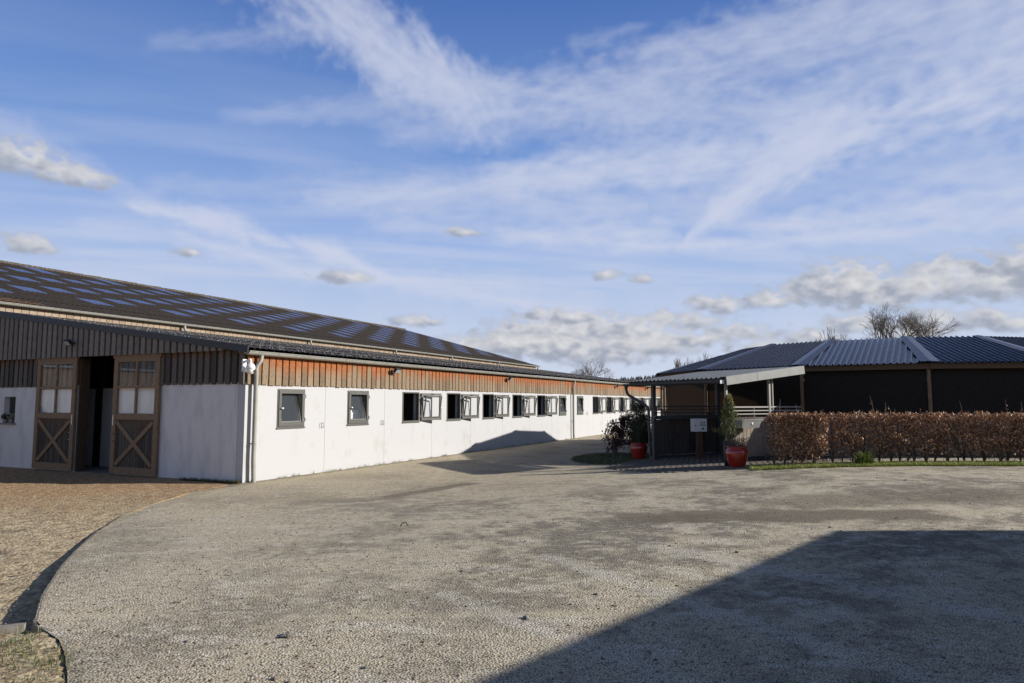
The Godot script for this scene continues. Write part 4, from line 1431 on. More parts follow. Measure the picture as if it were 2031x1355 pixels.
	quad(st, Vector3(-0.34, 0.2, 0.26), Vector3(0.34, 0.2, 0.26), Vector3(0.30, 0.0, 0.2), Vector3(-0.30, 0.0, 0.2))
	quad(st, Vector3(0.34, 0.2, -0.02), Vector3(-0.34, 0.2, -0.02), Vector3(-0.30, 0.0, 0.02), Vector3(0.30, 0.0, 0.02))
	quad(st, Vector3(-0.30, 0.0, 0.2), Vector3(0.30, 0.0, 0.2), Vector3(0.30, 0.0, 0.02), Vector3(-0.30, 0.0, 0.02))
	slab(st, Vector3(-0.35, 0.19, 0.25), Vector3(0.35, 0.21, 0.27))
	put("box_body", st, M.grey_steel, hung)
	st = S()
	slab(st, Vector3(-0.33, 0.17, -0.01), Vector3(0.33, 0.185, 0.245))
	put("potting_soil", st, M.soil, hung)
	st = S()
	slab(st, Vector3(0.0, 0.09, 0.236), Vector3(0.05, 0.14, 0.244))
	put("badge", st, M.white_plastic, hung)
	st = S()
	for k in 70:
		var p := Vector3(rng.randf_range(-0.31, 0.31), 0.18, rng.randf_range(0.0, 0.24))
		tube(st, [p, p + Vector3(rng.randf_range(-0.07, 0.07), rng.randf_range(0.03, 0.14), rng.randf_range(-0.05, 0.05))], [0.004, 0.002], 3, false)
	put("dead_stems", st, M.rust_brown, hung).set_meta("kind", "stuff")

# ---------------------------------------------------------------- plants
func leaf_mesh(l: float, w: float, bend := 0.25) -> ArrayMesh:
	var st := S(true)
	var a := Vector3.ZERO
	var c := Vector3(0, l, 0)
	var m := Vector3(0, l * 0.5, -w * bend)
	var p := Vector3(-w / 2, l * 0.45, 0)
	var q := Vector3(w / 2, l * 0.45, 0)
	tri(st, a, p, m)
	tri(st, p, c, m)
	tri(st, a, m, q)
	tri(st, m, c, q)
	return done(st, M.leaf)

func blade_mesh(l: float, w: float) -> ArrayMesh:
	var st := S(true)
	var p := Vector3(-w / 2, 0, 0)
	var q := Vector3(w / 2, 0, 0)
	var r := Vector3(-w * 0.35, l * 0.6, l * 0.1)
	var s := Vector3(w * 0.35, l * 0.6, l * 0.1)
	quad(st, r, s, q, p)
	tri(st, r, Vector3(0, l, l * 0.35), s)
	return done(st, M.grass)

func any_turn(lean := PI) -> Basis:
	return Basis(Vector3.UP, rng.randf() * TAU) * Basis(Vector3.RIGHT, rng.randf_range(-lean, lean)) * Basis(Vector3.UP, rng.randf() * TAU)

func grass(called: String, label: String, n: int, spot: Callable, l: float, tints: Array) -> void:
	var where := []
	var tint := []
	for i in n:
		var p = spot.call()
		if p == null: continue
		var s := rng.randf_range(0.55, 1.25)
		where.append(Transform3D((Basis(Vector3.UP, rng.randf() * TAU) * Basis(Vector3.RIGHT, rng.randf_range(-0.1, 0.7))).scaled(Vector3(1, s, 1)), p))
		tint.append(tints[0].lerp(tints[1], rng.randf()) if rng.randf() < 0.75 else tints[2])
	tag(swarm(called, blade_mesh(l, l * 0.09), where, tint, self), label, "grass", "", "stuff")

func hedge(label: String, x0: float, x1: float, d0: float, d1: float, n: int, full: float) -> void:
	var b := thing("beech_hedge", label, "hedge", on((x0 + x1) / 2, (d0 + d1) / 2), 0.0, "clipped beech hedges with dead brown leaves")
	var o := b.position
	var where := []
	var tint := []
	var nz := noise(77, 0.9, 3)
	var tries := 0
	while where.size() < n and tries < n * 6:
		tries += 1
		var x := rng.randf_range(x0, x1)
		var d := rng.randf_range(d0, d1)
		var face := rng.randf()
		if face < 0.42: d = d0 + absf(rng.randfn(0.0, 0.07))
		elif face < 0.55: d = d1 - absf(rng.randfn(0.0, 0.07))
		var t := rng.randf()
		if face > 0.8: t = 1.0 - absf(rng.randfn(0, 0.05))
		var g := lie(x, d)
		var top := 1.46 + 0.10 * nz.get_noise_2d(x * 3.0, d * 3.0) + 0.06 * nz.get_noise_2d(x * 12.0, d * 9.0)
		var y: float = lerpf(g + 0.05, top, t)
		d += 0.10 * nz.get_noise_3d(x * 2.0, y * 3.0, 0.0) * (1.0 if d < (d0 + d1) / 2 else -1.0)
		# thin near the foot, with holes
		var thick := nz.get_noise_3d(x * 1.6, y * 2.0, d * 1.5)
		if thick < -0.55 + full: continue
		if rng.randf() > smoothstep(0.05, 0.6, y - g) * 0.95 + 0.06: continue
		where.append(Transform3D(any_turn().scaled(Vector3.ONE * rng.randf_range(0.7, 1.3)), Vector3(x, y, -d) - o))
		var c := Color(0.32, 0.155, 0.075).lerp(Color(0.58, 0.36, 0.21), rng.randf())
		if rng.randf() < 0.3: c = Color(0.16, 0.08, 0.045)
		tint.append(c)
	swarm("leaves", leaf_mesh(0.058, 0.036), where, tint, b, "stuff")
	var st := S(true)
	var x := x0 + 0.1
	while x < x1:
		var d := (d0 + d1) / 2 + rng.randf_range(-0.12, 0.12)
		var p := on(x, d) - o
		for k in 5:
			var q := p + Vector3(rng.randf_range(-0.22, 0.22), rng.randf_range(0.7, 1.1), rng.randf_range(-0.22, 0.22))
			tube(st, [p, p.lerp(q, 0.4) + Vector3(rng.randf_range(-0.04, 0.04), 0, 0.03), q], [0.014, 0.01, 0.005], 5, false)
			for j in 3:
				var a := p.lerp(q, rng.randf_range(0.3, 0.9))
				tube(st, [a, a + Vector3(rng.randf_range(-0.25, 0.25), rng.randf_range(0.0, 0.3), rng.randf_range(-0.3, 0.3))], [0.006, 0.003], 4, false)
		x += rng.randf_range(0.16, 0.3)
	put("stems", st, M.bark, b)
	# long shoots that escaped the shears
	var shoots := int((x1 - x0) * 5.0)
	var sw := []
	var stint := []
	for k in shoots:
		st = S(true)
		var p := Vector3(rng.randf_range(x0, x1), 1.36, -rng.randf_range(d0 + 0.1, d1 - 0.1)) - o
		var h := rng.randf_range(0.16, 0.62) if k % 4 == 0 else rng.randf_range(0.12, 0.28)
		var q := p + Vector3(rng.randf_range(-0.1, 0.1), h, rng.randf_range(-0.05, 0.05))
		tube(st, [p, p.lerp(q, 0.5) + Vector3(rng.randf_range(-0.03, 0.03), 0, 0), q], [0.008, 0.006, 0.004], 4, false)
		put("shoot", st, M.bark, b)
		for j in int(h * 14.0):
			sw.append(Transform3D(any_turn(), p.lerp(q, rng.randf_range(0.2, 0.8))))
			stint.append(Color(0.30, 0.14, 0.07))
	swarm("shoot_leaves", leaf_mesh(0.05, 0.03), sw, stint, b, "stuff")

# a leafy shrub: leaves gathered in tufts over a few upright ellipsoids
func shrub(called: String, label: String, category: String, where: Vector3, lumps: Array, n: int, leaf: ArrayMesh, tints: Array, stems: int, hollow := 0.55) -> Node3D:
	var b := thing(called, label, category, where)
	var put_at := []
	var tint := []
	var tufts := []
	for l in lumps:
		for k in int(40.0 * l[3]):
			var v := Vector3(rng.randfn(), rng.randfn(), rng.randfn()).normalized() * lerpf(hollow, 1.0, sqrt(rng.randf()))
			tufts.append(l[0] + v * l[1])
	var i := 0
	while put_at.size() < n:
		var tuft: Vector3 = tufts[rng.randi() % tufts.size()]
		var p: Vector3 = tuft + Vector3(rng.randfn(), rng.randfn(), rng.randfn()) * lumps[0][2]
		put_at.append(Transform3D(any_turn(1.2).scaled(Vector3.ONE * rng.randf_range(0.6, 1.25)), p))
		tint.append(tints[0].lerp(tints[1], rng.randf()))
	swarm("foliage", leaf, put_at, tint, b, "stuff")
	var st := S(true)
	for k in stems:
		var t: Vector3 = tufts[rng.randi() % tufts.size()]
		var p := Vector3(rng.randf_range(-0.06, 0.06), 0, rng.randf_range(-0.06, 0.06))
		tube(st, [p, p.lerp(t, 0.5) + Vector3(0, 0.08, 0), t], [0.014, 0.009, 0.003], 5, false)
	if stems: put("stems", st, M.bark, b)
	return b

func limb(st: SurfaceTool, p: Vector3, dir: Vector3, l: float, r: float, depth: int, spread: float, up: float) -> void:
	var mid := p + dir * l * 0.5 + Vector3(rng.randfn(), rng.randfn(), rng.randfn()) * l * 0.05
	var q := p + dir * l
	tube(st, [p, mid, q], [r, r * 0.84, r * 0.68], 6 if depth > 3 else (4 if depth > 1 else 3), false)
	if depth == 0: return
	var kids := 2 if rng.randf() < 0.55 else 3
	for k in kids:
		var d := (dir + Vector3(rng.randfn(), rng.randfn() * 0.7, rng.randfn()) * spread + Vector3(0, up, 0)).normalized()
		limb(st, q, d, l * rng.randf_range(0.62, 0.86), r * 0.64, depth - 1, spread, up)
	if depth < 4:
		var a := p.lerp(q, rng.randf_range(0.3, 0.8))
		var d := (dir + Vector3(rng.randfn(), rng.randfn(), rng.randfn()) * spread * 1.3).normalized()
		limb(st, a, d, l * 0.6, r * 0.45, maxi(0, depth - 2), spread, up)

func bare_tree(label: String, where: Vector3, h: float, depth: int, spread: float, up: float, first := 0.3) -> void:
	var b := thing("bare_tree", label, "tree", where, 0.0, "leafless trees beyond the buildings")
	var st := S(true)
	var top := Vector3(0, h * first, 0)
	tube(st, [Vector3(0, -0.6, 0), top * 0.5 + Vector3(0.05, 0, 0), top], [h * 0.026, h * 0.021, h * 0.018], 8, false)
	put("trunk", st, M.bark, b)
	st = S(true)
	for k in 4:
		var an := TAU * k / 4.0 + rng.randf()
		limb(st, top, Vector3(cos(an) * spread, 0.8 + up, sin(an) * spread).normalized(), h * 0.21, h * 0.011, depth, spread, up)
	limb(st, top, Vector3(0.05, 1, 0), h * 0.22, h * 0.013, depth, spread, up)
	put("branches", st, M.bark, b)

func plants() -> void:
	hedge("short end of the beech hedge beside the fence, brightest in the sun", 5.85, 7.0, 15.35, 16.1, 6000, 0.1)
	hedge("long clipped beech hedge of brown leaves in front of the horse walker", 7.18, 16.5, 15.5, 16.15, 24000, 0.08)
	var greens := [Color(0.17, 0.25, 0.03), Color(0.30, 0.36, 0.06), Color(0.48, 0.42, 0.18)]
	grass("grass_strip", "bright green grass strip along the foot of the hedge", 34000, func():
		var x := rng.randf_range(5.2, 17.0)
		var edge := 14.98 + 0.07 * grain.get_noise_1d(x * 260.0) - 0.05 * smoothstep(6.2, 5.2, x)
		var d := edge + pow(rng.randf(), 1.3) * 0.75
		return on(x, d, -0.005), 0.085, greens)
	grass("lawn_patch", "small shaded lawn between the lane and the bushes", 16000, func():
		var t := Vector2(rng.randf_range(1.5, 4.4), rng.randf_range(17.6, 23.5))
		if Vector2((t.x - 3.3) / 1.55, (t.y - 20.6) / 2.7).length() + 0.1 * grain.get_noise_2d(t.x * 90.0, t.y * 90.0) > 1.0 or t.x > 2.1 + (t.y - 17.4) * 0.62: return null
		return on(t.x, t.y), 0.07, [Color(0.035, 0.07, 0.014), Color(0.06, 0.10, 0.022), Color(0.09, 0.09, 0.035)])
	grass("grass_patch", "patch of green and straw grass at the near end of the kerb", 15000, func():
		var d := rng.randf_range(3.2, 5.5)
		var x := rng.randf_range(-6.0, brim(d) + 0.12)
		if d > 5.42 + (x + 3.9) * 0.6: return null
		var g := grain.get_noise_2d(x * 190.0, d * 190.0)
		var rim := brim(d) + 0.1 - x
		if rim < 0.55 and rng.randf() > 0.2 + rim * 1.0 + g: return null
		if rng.randf() > 0.75 + g: return null
		return on(x, d, -0.02), 0.06, [Color(0.05, 0.085, 0.014), Color(0.085, 0.12, 0.025), Color(0.27, 0.22, 0.11)])
	# weeds along the foot of the stable
	grass("weeds", "weeds growing along the foot of the stable walls", 2600, func():
		if rng.randf() < 0.4:
			var b := rng.randf_range(-0.05, 1.9)
			b = b * b * 0.5
			return on(-5.861 - 0.9037 * b - 0.02 - rng.randf() * 0.06, 15.164 + 0.4281 * b - 0.05 - rng.randf() * 0.08, -0.01)
		var s := rng.randf_range(0.0, 20.0)
		if grain.get_noise_1d(s * 220.0) < 0.0 + 0.012 * s: return null
		var v := rng.randf() * 0.07
		return on(-5.861 + 0.4281 * s + 0.9037 * v, 15.164 + 0.9037 * s - 0.4281 * v, -0.01), 0.09, [Color(0.05, 0.075, 0.02), Color(0.10, 0.10, 0.04), Color(0.2, 0.16, 0.08)])
	# clipped shrub in the first red pot: a stem, a big ball and a small one on top
	var small := leaf_mesh(0.045, 0.02)
	var ball_shrub := shrub("clipped_shrub", "dark green clipped shrub of a big and a small ball in the red pot", "shrub", on(3.66, 20.05, 0.43), [[Vector3(0, 0.48, 0), Vector3(0.34, 0.42, 0.34), 0.06, 3.2], [Vector3(0.02, 1.02, 0), Vector3(0.14, 0.15, 0.14), 0.06, 1.0]], 5200, small, [Color(0.022, 0.035, 0.012), Color(0.05, 0.06, 0.022)], 6, 0.45)
	var st := S(true)
	tube(st, [Vector3(0, -0.05, 0), Vector3(0.01, 0.3, 0), Vector3(0.02, 1.05, 0)], [0.02, 0.016, 0.008], 7)
	put("trunk", st, M.bark, ball_shrub)
	shrub("purple_bush", "loose purple-leaved bush at the lane edge of the small lawn", "bush", on(3.02, 20.6), [[Vector3(0, 0.62, 0), Vector3(0.30, 0.42, 0.3), 0.05, 1.6], [Vector3(0.2, 0.85, -0.2), Vector3(0.25, 0.35, 0.25), 0.05, 1.0]], 1500, leaf_mesh(0.065, 0.04), [Color(0.05, 0.018, 0.016), Color(0.085, 0.03, 0.025)], 14, 0.3)
	shrub("russet_bush", "dense russet bush behind the clipped shrub", "bush", on(3.75, 21.0), [[Vector3(-0.1, 0.75, 0), Vector3(0.45, 0.6, 0.4), 0.06, 2.4], [Vector3(0.25, 0.8, -0.1), Vector3(0.3, 0.55, 0.4), 0.06, 1.4]], 5600, leaf_mesh(0.06, 0.036), [Color(0.05, 0.022, 0.014), Color(0.095, 0.04, 0.024)], 14, 0.3)
	# the potted conifer: upright sprays along rising branches
	var con := thing("conifer", "slim green and gold conifer standing at the entrance between post and fence", "conifer", on(5.08, 16.2, 0.5))
	var where := []
	var tint := []
	st = S(true)
	var h := 1.14
	tube(st, [Vector3(0, -0.05, 0), Vector3(0.01, h * 0.5, 0.01), Vector3(-0.03, h, 0)], [0.022, 0.014, 0.004], 7)
	put("trunk", st, M.bark, con)
	st = S(true)
	for k in 150:
		var t := pow(rng.randf(), 0.8)
		var an := rng.randf() * TAU
		var reach := lerpf(0.27, 0.025, pow(t, 0.9)) * rng.randf_range(0.4, 1.3) * (1.0 + 0.4 * sin(t * 17.0 + 2.0 * sin(an)))
		if t < 0.08: reach *= 0.6
		var a := Vector3(0, 0.04 + t * h * 0.93, 0)
		var q := a + Vector3(cos(an) * reach, reach * rng.randf_range(0.45, 0.9), sin(an) * reach)
		tube(st, [a, a.lerp(q, 0.5) - Vector3(0, 0.015, 0), q], [0.006, 0.004, 0.002], 4, false)
		for j in 44:
			var f := rng.randf_range(0.3, 1.08)
			var p := a.lerp(q, f) + Vector3(rng.randfn(), rng.randfn(), rng.randfn()) * 0.022
			var lean := Basis(Vector3.UP, rng.randf() * TAU) * Basis(Vector3.RIGHT, rng.randf_range(0.0, 0.75)) * Basis(Vector3.UP, rng.randf() * TAU)
			where.append(Transform3D(lean.scaled(Vector3.ONE * rng.randf_range(0.7, 1.3)), p))
			var c := Color(0.045, 0.075, 0.02).lerp(Color(0.19, 0.20, 0.05), rng.randf())
			if t > 0.8 and rng.randf() < t - 0.35: c = Color(0.34, 0.24, 0.08)
			tint.append(c)
	put("branches", st, M.bark, con)
	swarm("foliage", leaf_mesh(0.052, 0.013), where, tint, con, "stuff")
	# dry stems in the second red pot
	var dry := thing("dry_plant", "dry reddish stems standing in the nearer red pot", "plant", on(5.12, 15.85, 0.44))
	st = S(true)
	for k in 60:
		var p := Vector3(rng.randf_range(-0.14, 0.14), 0, rng.randf_range(-0.14, 0.14))
		var q := p * 1.7 + Vector3(rng.randf_range(-0.06, 0.12), rng.randf_range(0.08, 0.3), rng.randf_range(-0.06, 0.06))
		tube(st, [p, p.lerp(q, 0.5) + Vector3(0.01, 0.02, 0), q], [0.005, 0.004, 0.002], 4, false)
	put("stems", st, M.bark, dry)
	where = []
	tint = []
	for k in 500:
		where.append(Transform3D(any_turn(), Vector3(rng.randfn() * 0.13 + 0.05, rng.randf_range(0.02, 0.22), rng.randfn() * 0.1)))
		tint.append(Color(0.13, 0.05, 0.035).lerp(Color(0.26, 0.17, 0.10), rng.randf()))
	swarm("foliage", leaf_mesh(0.04, 0.014), where, tint, dry, "stuff")
	# tuft of green between the hedge stems
	grass("grass_tuft", "light green tuft growing out under the long hedge", 260, func(): return on(7.75 + rng.randfn() * 0.07, 15.3 + rng.randfn() * 0.06), 0.3, [Color(0.09, 0.13, 0.02), Color(0.16, 0.19, 0.04), Color(0.10, 0.15, 0.03)])
	# yellow-green bush at the far end of the stable
	shrub("sunlit_bush", "yellow-green bush beyond the far end of the stable", "bush", Vector3(11.6, 0, -51.5), [[Vector3(0, 1.0, 0), Vector3(1.2, 1.0, 1.0), 0.2, 2.0], [Vector3(1.0, 2.2, -0.6), Vector3(0.9, 1.7, 0.8), 0.2, 1.4]], 5000, leaf_mesh(0.16, 0.09), [Color(0.16, 0.15, 0.04), Color(0.30, 0.24, 0.09)], 10, 0.3)
	# trees
	bare_tree("wide bare tree rising behind the lower roof of the stable", Vector3(11.9, 0, -104.0), 8.4, 6, 0.48, 0.16, 0.2)
	bare_tree("thin bare sapling just left of the horse walker roof", Vector3(21.6, 0, -86.0), 7.2, 5, 0.26, 0.4, 0.25)
	bare_tree("bare tree with upright limbs beside the walker roof", Vector3(23.6, 0, -84.0), 7.4, 5, 0.36, 0.26, 0.25)
	bare_tree("fine bare sapling above the left part of the walker roof", Vector3(36.5, 0, -78.0), 9.2, 4, 0.24, 0.42, 0.35)
	bare_tree("broad bare crown showing over the middle of the walker roof", Vector3(43.0, 0, -78.0), 9.6, 6, 0.36, 0.05, 0.56)
	bare_tree("second broad bare crown over the middle of the walker roof", Vector3(45.0, 0, -76.5), 9.4, 6, 0.36, 0.05, 0.56)
	bare_tree("small bare crown right of the two broad ones", Vector3(46.8, 0, -76.0), 9.0, 5, 0.5, 0.1, 0.42)

func far_land() -> void:
	# wooded rise on the horizon
	var nh := noise(131, 0.006, 3)
	var high := func(x: float, d: float) -> float:
		var t := smoothstep(190.0, 420.0, d) - 0.5 * smoothstep(430.0, 700.0, d)
		var az := rad_to_deg(atan2(x, d))
		return -0.6 + t * (8.5 + 5.5 * smoothstep(2.0, 15.0, az) * smoothstep(60.0, 30.0, az) + 3.0 * nh.get_noise_2d(x, d))
	var hill := grid(steps(-420.0, 520.0, 12.0), steps(170.0, 700.0, 12.0), func(x, d): return Vector3(x, high.call(x, d), -d), func(p): return Vector2(p.x, p.z) * 0.02)
	hill.surface_set_material(0, triplanar(mat(rgb(0.085, 0.06, 0.04), 0.95), Vector3.ONE * 0.05))
	ground_piece("wooded_hill", hill, "low wooded rise on the horizon")
	var st := S(true)
	for k in 5:
		var y := 0.12 + k * 0.17
		lathe(st, [Vector2(0.20 - k * 0.035, y), Vector2(0.11 - k * 0.02, y + 0.13), Vector2(0.0, y + 0.27)], 6)
	tube(st, [Vector3.ZERO, Vector3(0, 0.4, 0)], [0.03], 4, false)
	var spruce := done(st, M.leaf)
	var where := []
	var tint := []
	for i in 3200:
		var d := rng.randf_range(385.0, 440.0)
		var x := rng.randf_range(-160.0, 330.0)
		where.append(Transform3D(Basis(Vector3.UP, rng.randf() * TAU).scaled(Vector3(rng.randf_range(5, 7), rng.randf_range(3.5, 5.5), rng.randf_range(5, 7))), Vector3(x, high.call(x, d) - 0.3, -d)))
		tint.append(Color(0.022, 0.034, 0.034).lerp(Color(0.035, 0.05, 0.045), rng.randf()))
	tag(swarm("conifer_forest", spruce, where, tint, self), "dark conifer forest along the crest of the horizon", "forest", "", "stuff")
	# leafless wood below the crest
	st = S(true)
	for k in 26:
		var an := rng.randf() * TAU
		var p := Vector3(0, rng.randf_range(0.15, 0.55), 0)
		tube(st, [p, p + Vector3(cos(an) * rng.randf_range(0.1, 0.4), rng.randf_range(0.2, 0.5), sin(an) * rng.randf_range(0.1, 0.4))], [0.016, 0.004], 3, false)
	tube(st, [Vector3.ZERO, Vector3(0, 0.8, 0)], [0.025, 0.01], 4, false)
	var twiggy := done(st, M.leaf)
	where = []
	tint = []
	for i in 2600:
		var d := rng.randf_range(200.0, 385.0)
		var x := rng.randf_range(-90.0, 220.0) * d / 350.0
		where.append(Transform3D(Basis(Vector3.UP, rng.randf() * TAU).scaled(Vector3(5, rng.randf_range(3.5, 6.0), 5)), Vector3(x, high.call(x, d) - 0.2, -d)))
		tint.append(Color(0.115, 0.085, 0.06).lerp(Color(0.19, 0.145, 0.105), rng.randf()))
	tag(swarm("leafless_wood", twiggy, where, tint, self), "brown leafless wood on the slope below the conifers", "wood", "", "stuff")

# ---------------------------------------------------------------- small things
func lamps() -> void:
	var spots := [[5.42, "first floodlight on the stable boards from the near corner"], [13.1, "second floodlight on the stable boards from the near corner"], [27.6, "third floodlight on the boards, past the far downpipe"], [34.5, "farthest floodlight on the stable boards, by the canopy"]]
	var place := Transform3D(Basis(Vector3.UP, TURN), CORNER)
	var proto: Node3D = null
	for s in spots:
		var where: Vector3 = place * Vector3(s[0], 2.66, 0.045)
		if proto == null:
			proto = thing("floodlight", s[1], "floodlight", where, TURN, "floodlights on the stable boards")
			var st := S()
			slab(st, Vector3(-0.03, -0.04, 0), Vector3(0.03, 0.04, 0.02))
			bar(st, Vector3(0, 0, 0.02), Vector3(0.02, -0.01, 0.13), 0.03, 0.02)
			put("bracket", st, M.dark_metal, proto)
			var tip := Basis(Vector3.RIGHT, 0.75)
			st = S()
			box(st, Vector3(0.03, 0.0, 0.17), Vector3(0.21, 0.15, 0.06), tip)
			for k in 4:
				box(st, Vector3(0.03 - 0.075 + k * 0.05, 0.03, 0.145), Vector3(0.012, 0.13, 0.04), tip)
			put("housing", st, M.dark_metal, proto)
			st = S()
			box(st, Vector3(0.03, 0.0, 0.17) + tip.z * 0.033, Vector3(0.18, 0.12, 0.004), tip)
			put("lens", st, M.lamp_glass, proto)
		else:
			dup(proto, where, TURN, s[1])
	# one over the doors of the gable
	var g := dup(proto, place * Vector3(-0.18, 3.25, -5.78), TURN - PI / 2, "floodlight on the grey gable boards above the sliding doors")
	g.remove_meta("group")
	# domed cameras at both corners
	var cam := thing("security_camera", "white domed security camera at the near corner of the stable", "security camera", place * Vector3(-0.1, 2.5, 0.05), TURN, "white domed cameras at the stable corners")
	var st := S()
	slab(st, Vector3(-0.06, -0.1, -0.02), Vector3(0.06, 0.22, 0.02))
	bar(st, Vector3(0, 0.16, 0.02), Vector3(0, 0.2, 0.22), 0.05, 0.05)
	put("bracket", st, M.white_plastic, cam)
	st = S(true)
	lathe(st, [Vector2(0.0, 0.2), Vector2(0.03, 0.2), Vector2(0.035, 0.12), Vector2(0.085, 0.09), Vector2(0.115, 0.03), Vector2(0.122, -0.03), Vector2(0.11, -0.035)].map(func(v): return Vector2(v.x, v.y)), 24, Vector3(0, 0, 0.22))
	put("hood", st, M.white_plastic, cam)
	st = S(true)
	lathe(st, [Vector2(0.108, -0.034), Vector2(0.105, -0.09), Vector2(0.085, -0.135), Vector2(0.05, -0.16), Vector2(0.0, -0.17)], 24, Vector3(0, 0, 0.22))
	put("dome", st, M.white_plastic, cam)
	st = S(true)
	tube(st, [Vector3(0.02, -0.085, 0.30), Vector3(0.03, -0.088, 0.335)], [0.032], 12)
	put("lens", st, M.black, cam)
	cam.scale = Vector3.ONE * 0.85
	dup(cam, place * Vector3(39.25, 2.52, 0.12), TURN, "white domed security camera at the far corner of the stable")
	# flower pot on the sill of the small gable window
	var sill: Vector3 = place * Vector3(-0.03, 1.19, -8.68)
	for k in 2:
		var dz := -0.14 + 0.27 * k
		var p := thing("flower_pot", ["grey flower pot on the left of the small gable window sill", "grey flower pot on the right of the small gable window sill"][k], "flower pot", place * Vector3(-0.02, 1.188, -8.82 + 0.28 * k), 0.0, "pots on the gable window sill")
		st = S(true)
		lathe(st, [Vector2(0.0, 0.0), Vector2(0.05, 0.0), Vector2(0.065, 0.1), Vector2(0.055, 0.1), Vector2(0.0, 0.085)], 14)
		put("pot_body", st, M.kerb, p)
		shrub("pot_plant", ["small dark leafy plant in the left pot on the gable sill", "small pale-flowered plant in the right pot on the gable sill"][k], "pot plant", p.position + Vector3(0, 0.1, 0), [[Vector3(0, 0.06, 0), Vector3(0.09, 0.07, 0.09), 0.02, 0.5]], 160, leaf_mesh(0.045, 0.03), [Color(0.03, 0.05, 0.015), Color(0.06, 0.09, 0.03)] if k == 0 else [Color(0.09, 0.10, 0.05), Color(0.4, 0.38, 0.34)], 0, 0.2)
	# feed sacks standing just inside the second window
	for k in 2:
		var s := thing("feed_sack", ["white sack with a yellow foot behind the second window", "white and red sack behind the shut window past the far downpipe"][k], "feed sack", place * (Vector3(4.22, 0.9, -0.42) if k == 0 else Vector3(21.75, 0.9, -0.4)), TURN + 0.1)
		st = S()
		box(st, Vector3(0, 0.36, 0), Vector3(0.5, 0.42, 0.2))
		box(st, Vector3(0, 0.60, 0), Vector3(0.44, 0.06, 0.14))
		put("sack_body", st, M.white_plastic, s)
		st = S()
		box(st, Vector3(0, 0.07, 0), Vector3(0.52, 0.15, 0.22))
		box(st, Vector3(-0.04, 0.18, 0.012), Vector3(0.3, 0.1, 0.205))
		put("printed_band", st, M.yellow if k == 0 else M.red_glaze, s)
	# kerb stones that close the earth yard off from the grass
	for k in 2:
		st = S()
		var a := Vector3(-3.82 - 0.63 * k, -0.005, -5.575 + 0.29 * k * 1.0)
		var c := a + Vector3(-0.62, 0.0, 0.28)
		bar(st, a + Vector3(0, -0.06, 0), c + Vector3(0, -0.06, 0), 0.07, 0.17)
		tag(put("kerb_stone", st, M.kerb, self), ["concrete kerb stone ending at the corner of the asphalt", "concrete kerb stone running out of the left of the picture"][k], "kerb stone", "kerb stones by the grass")

func litter() -> void:
	# grit and small clods lying about
	var st := S()
	var pts := []
	for i in 6:
		var an := TAU * i / 6.0
		pts.append(Vector3(cos(an) * rng.randf_range(0.35, 0.6), rng.randf_range(-0.1, 0.1), sin(an) * rng.randf_range(0.35, 0.6)))
	for i in 6:
		tri(st, Vector3(0.05, 0.42, 0.03), pts[i], pts[(i + 1) % 6])
		tri(st, Vector3(0, -0.3, 0), pts[(i + 1) % 6], pts[i])
	var chip := done(st, M.stone)
	var where := []
	var tint := []
	for i in 20000:
		var d := 3.2 + pow(rng.randf(), 1.6) * 10.0
		var x := rng.randf_range(-0.85, 0.85) * d
		var left := x < brim(d)
		if left and d < 5.5: continue
		var near_edge := clampf(1.2 - (x - brim(d)) / 5.0, 0.0, 1.0)
		if not left and rng.randf() > 0.16 + near_edge * 0.9 * (0.5 + grain.get_noise_2d(x * 80.0, d * 80.0) * 1.4): continue
		var s := 0.006 + 0.02 * pow(rng.randf(), 3.5)
		if rng.randf() < 0.015: s *= 1.9
		var y := -0.0
		if left: y = -drop(d) 
		where.append(Transform3D(any_turn(0.5).scaled(Vector3(s, s * 0.7, s) * 1.3), on(x, d, y + s * 0.1)))
		tint.append(Color(0.30, 0.25, 0.18).lerp(Color(0.15, 0.12, 0.09), rng.randf()) if rng.randf() < 0.85 else Color(0.42, 0.40, 0.36))
	tag(swarm("scattered_grit", chip, where, tint, self), "grit and crumbs of dried mud scattered over the yard", "grit", "", "stuff")
	# larger clods, each a thing
	var spots := [[-1.671, 5.30, 0.055, "biggest clod of dried mud, lying left of the middle foreground"], [0.107, 5.678, 0.042, "clod of dried mud in the middle foreground beside the shadow"], [-2.9, 6.16, 0.035, "clod of dried mud near the broken edge of the asphalt"], [-2.35, 5.2, 0.03, "small clod of mud left of the biggest clod"], [-0.95, 4.72, 0.03, "small clod of mud at the lower edge of the picture"], [0.75, 6.3, 0.026, "dark crumb of mud just short of the big shadow"], [-0.5, 7.1, 0.026, "dark crumb of mud farther out on the sunlit asphalt"]]
	for s in spots:
		var o := thing("mud_clod", s[3], "mud clod", on(s[0], s[1]), rng.randf() * TAU, "clods of dried mud on the asphalt")
		for k in 4:
			var t := Transform3D(any_turn(0.6).scaled(Vector3(rng.randf_range(0.7, 1.2), rng.randf_range(0.5, 0.8), rng.randf_range(0.6, 1.0)) * s[2] * 1.3), Vector3(rng.randf_range(-0.7, 0.7) * s[2], s[2] * 0.2, rng.randf_range(-0.5, 0.5) * s[2]))
			part("lump", chip, o, t, M.clod)
	# bit of bent wire on the asphalt
	var w := S(true)
	tube(w, [Vector3(-0.05, 0.005, 0), Vector3(-0.03, 0.05, 0.01), Vector3(0.02, 0.055, 0.0), Vector3(0.05, 0.01, -0.01)], [0.007], 6)
	var wire := put("bent_strap", w, M.black, self)
	wire.position = on(-1.455, 9.5)
	tag(wire, "small bent black strap lying alone on the asphalt", "strap")

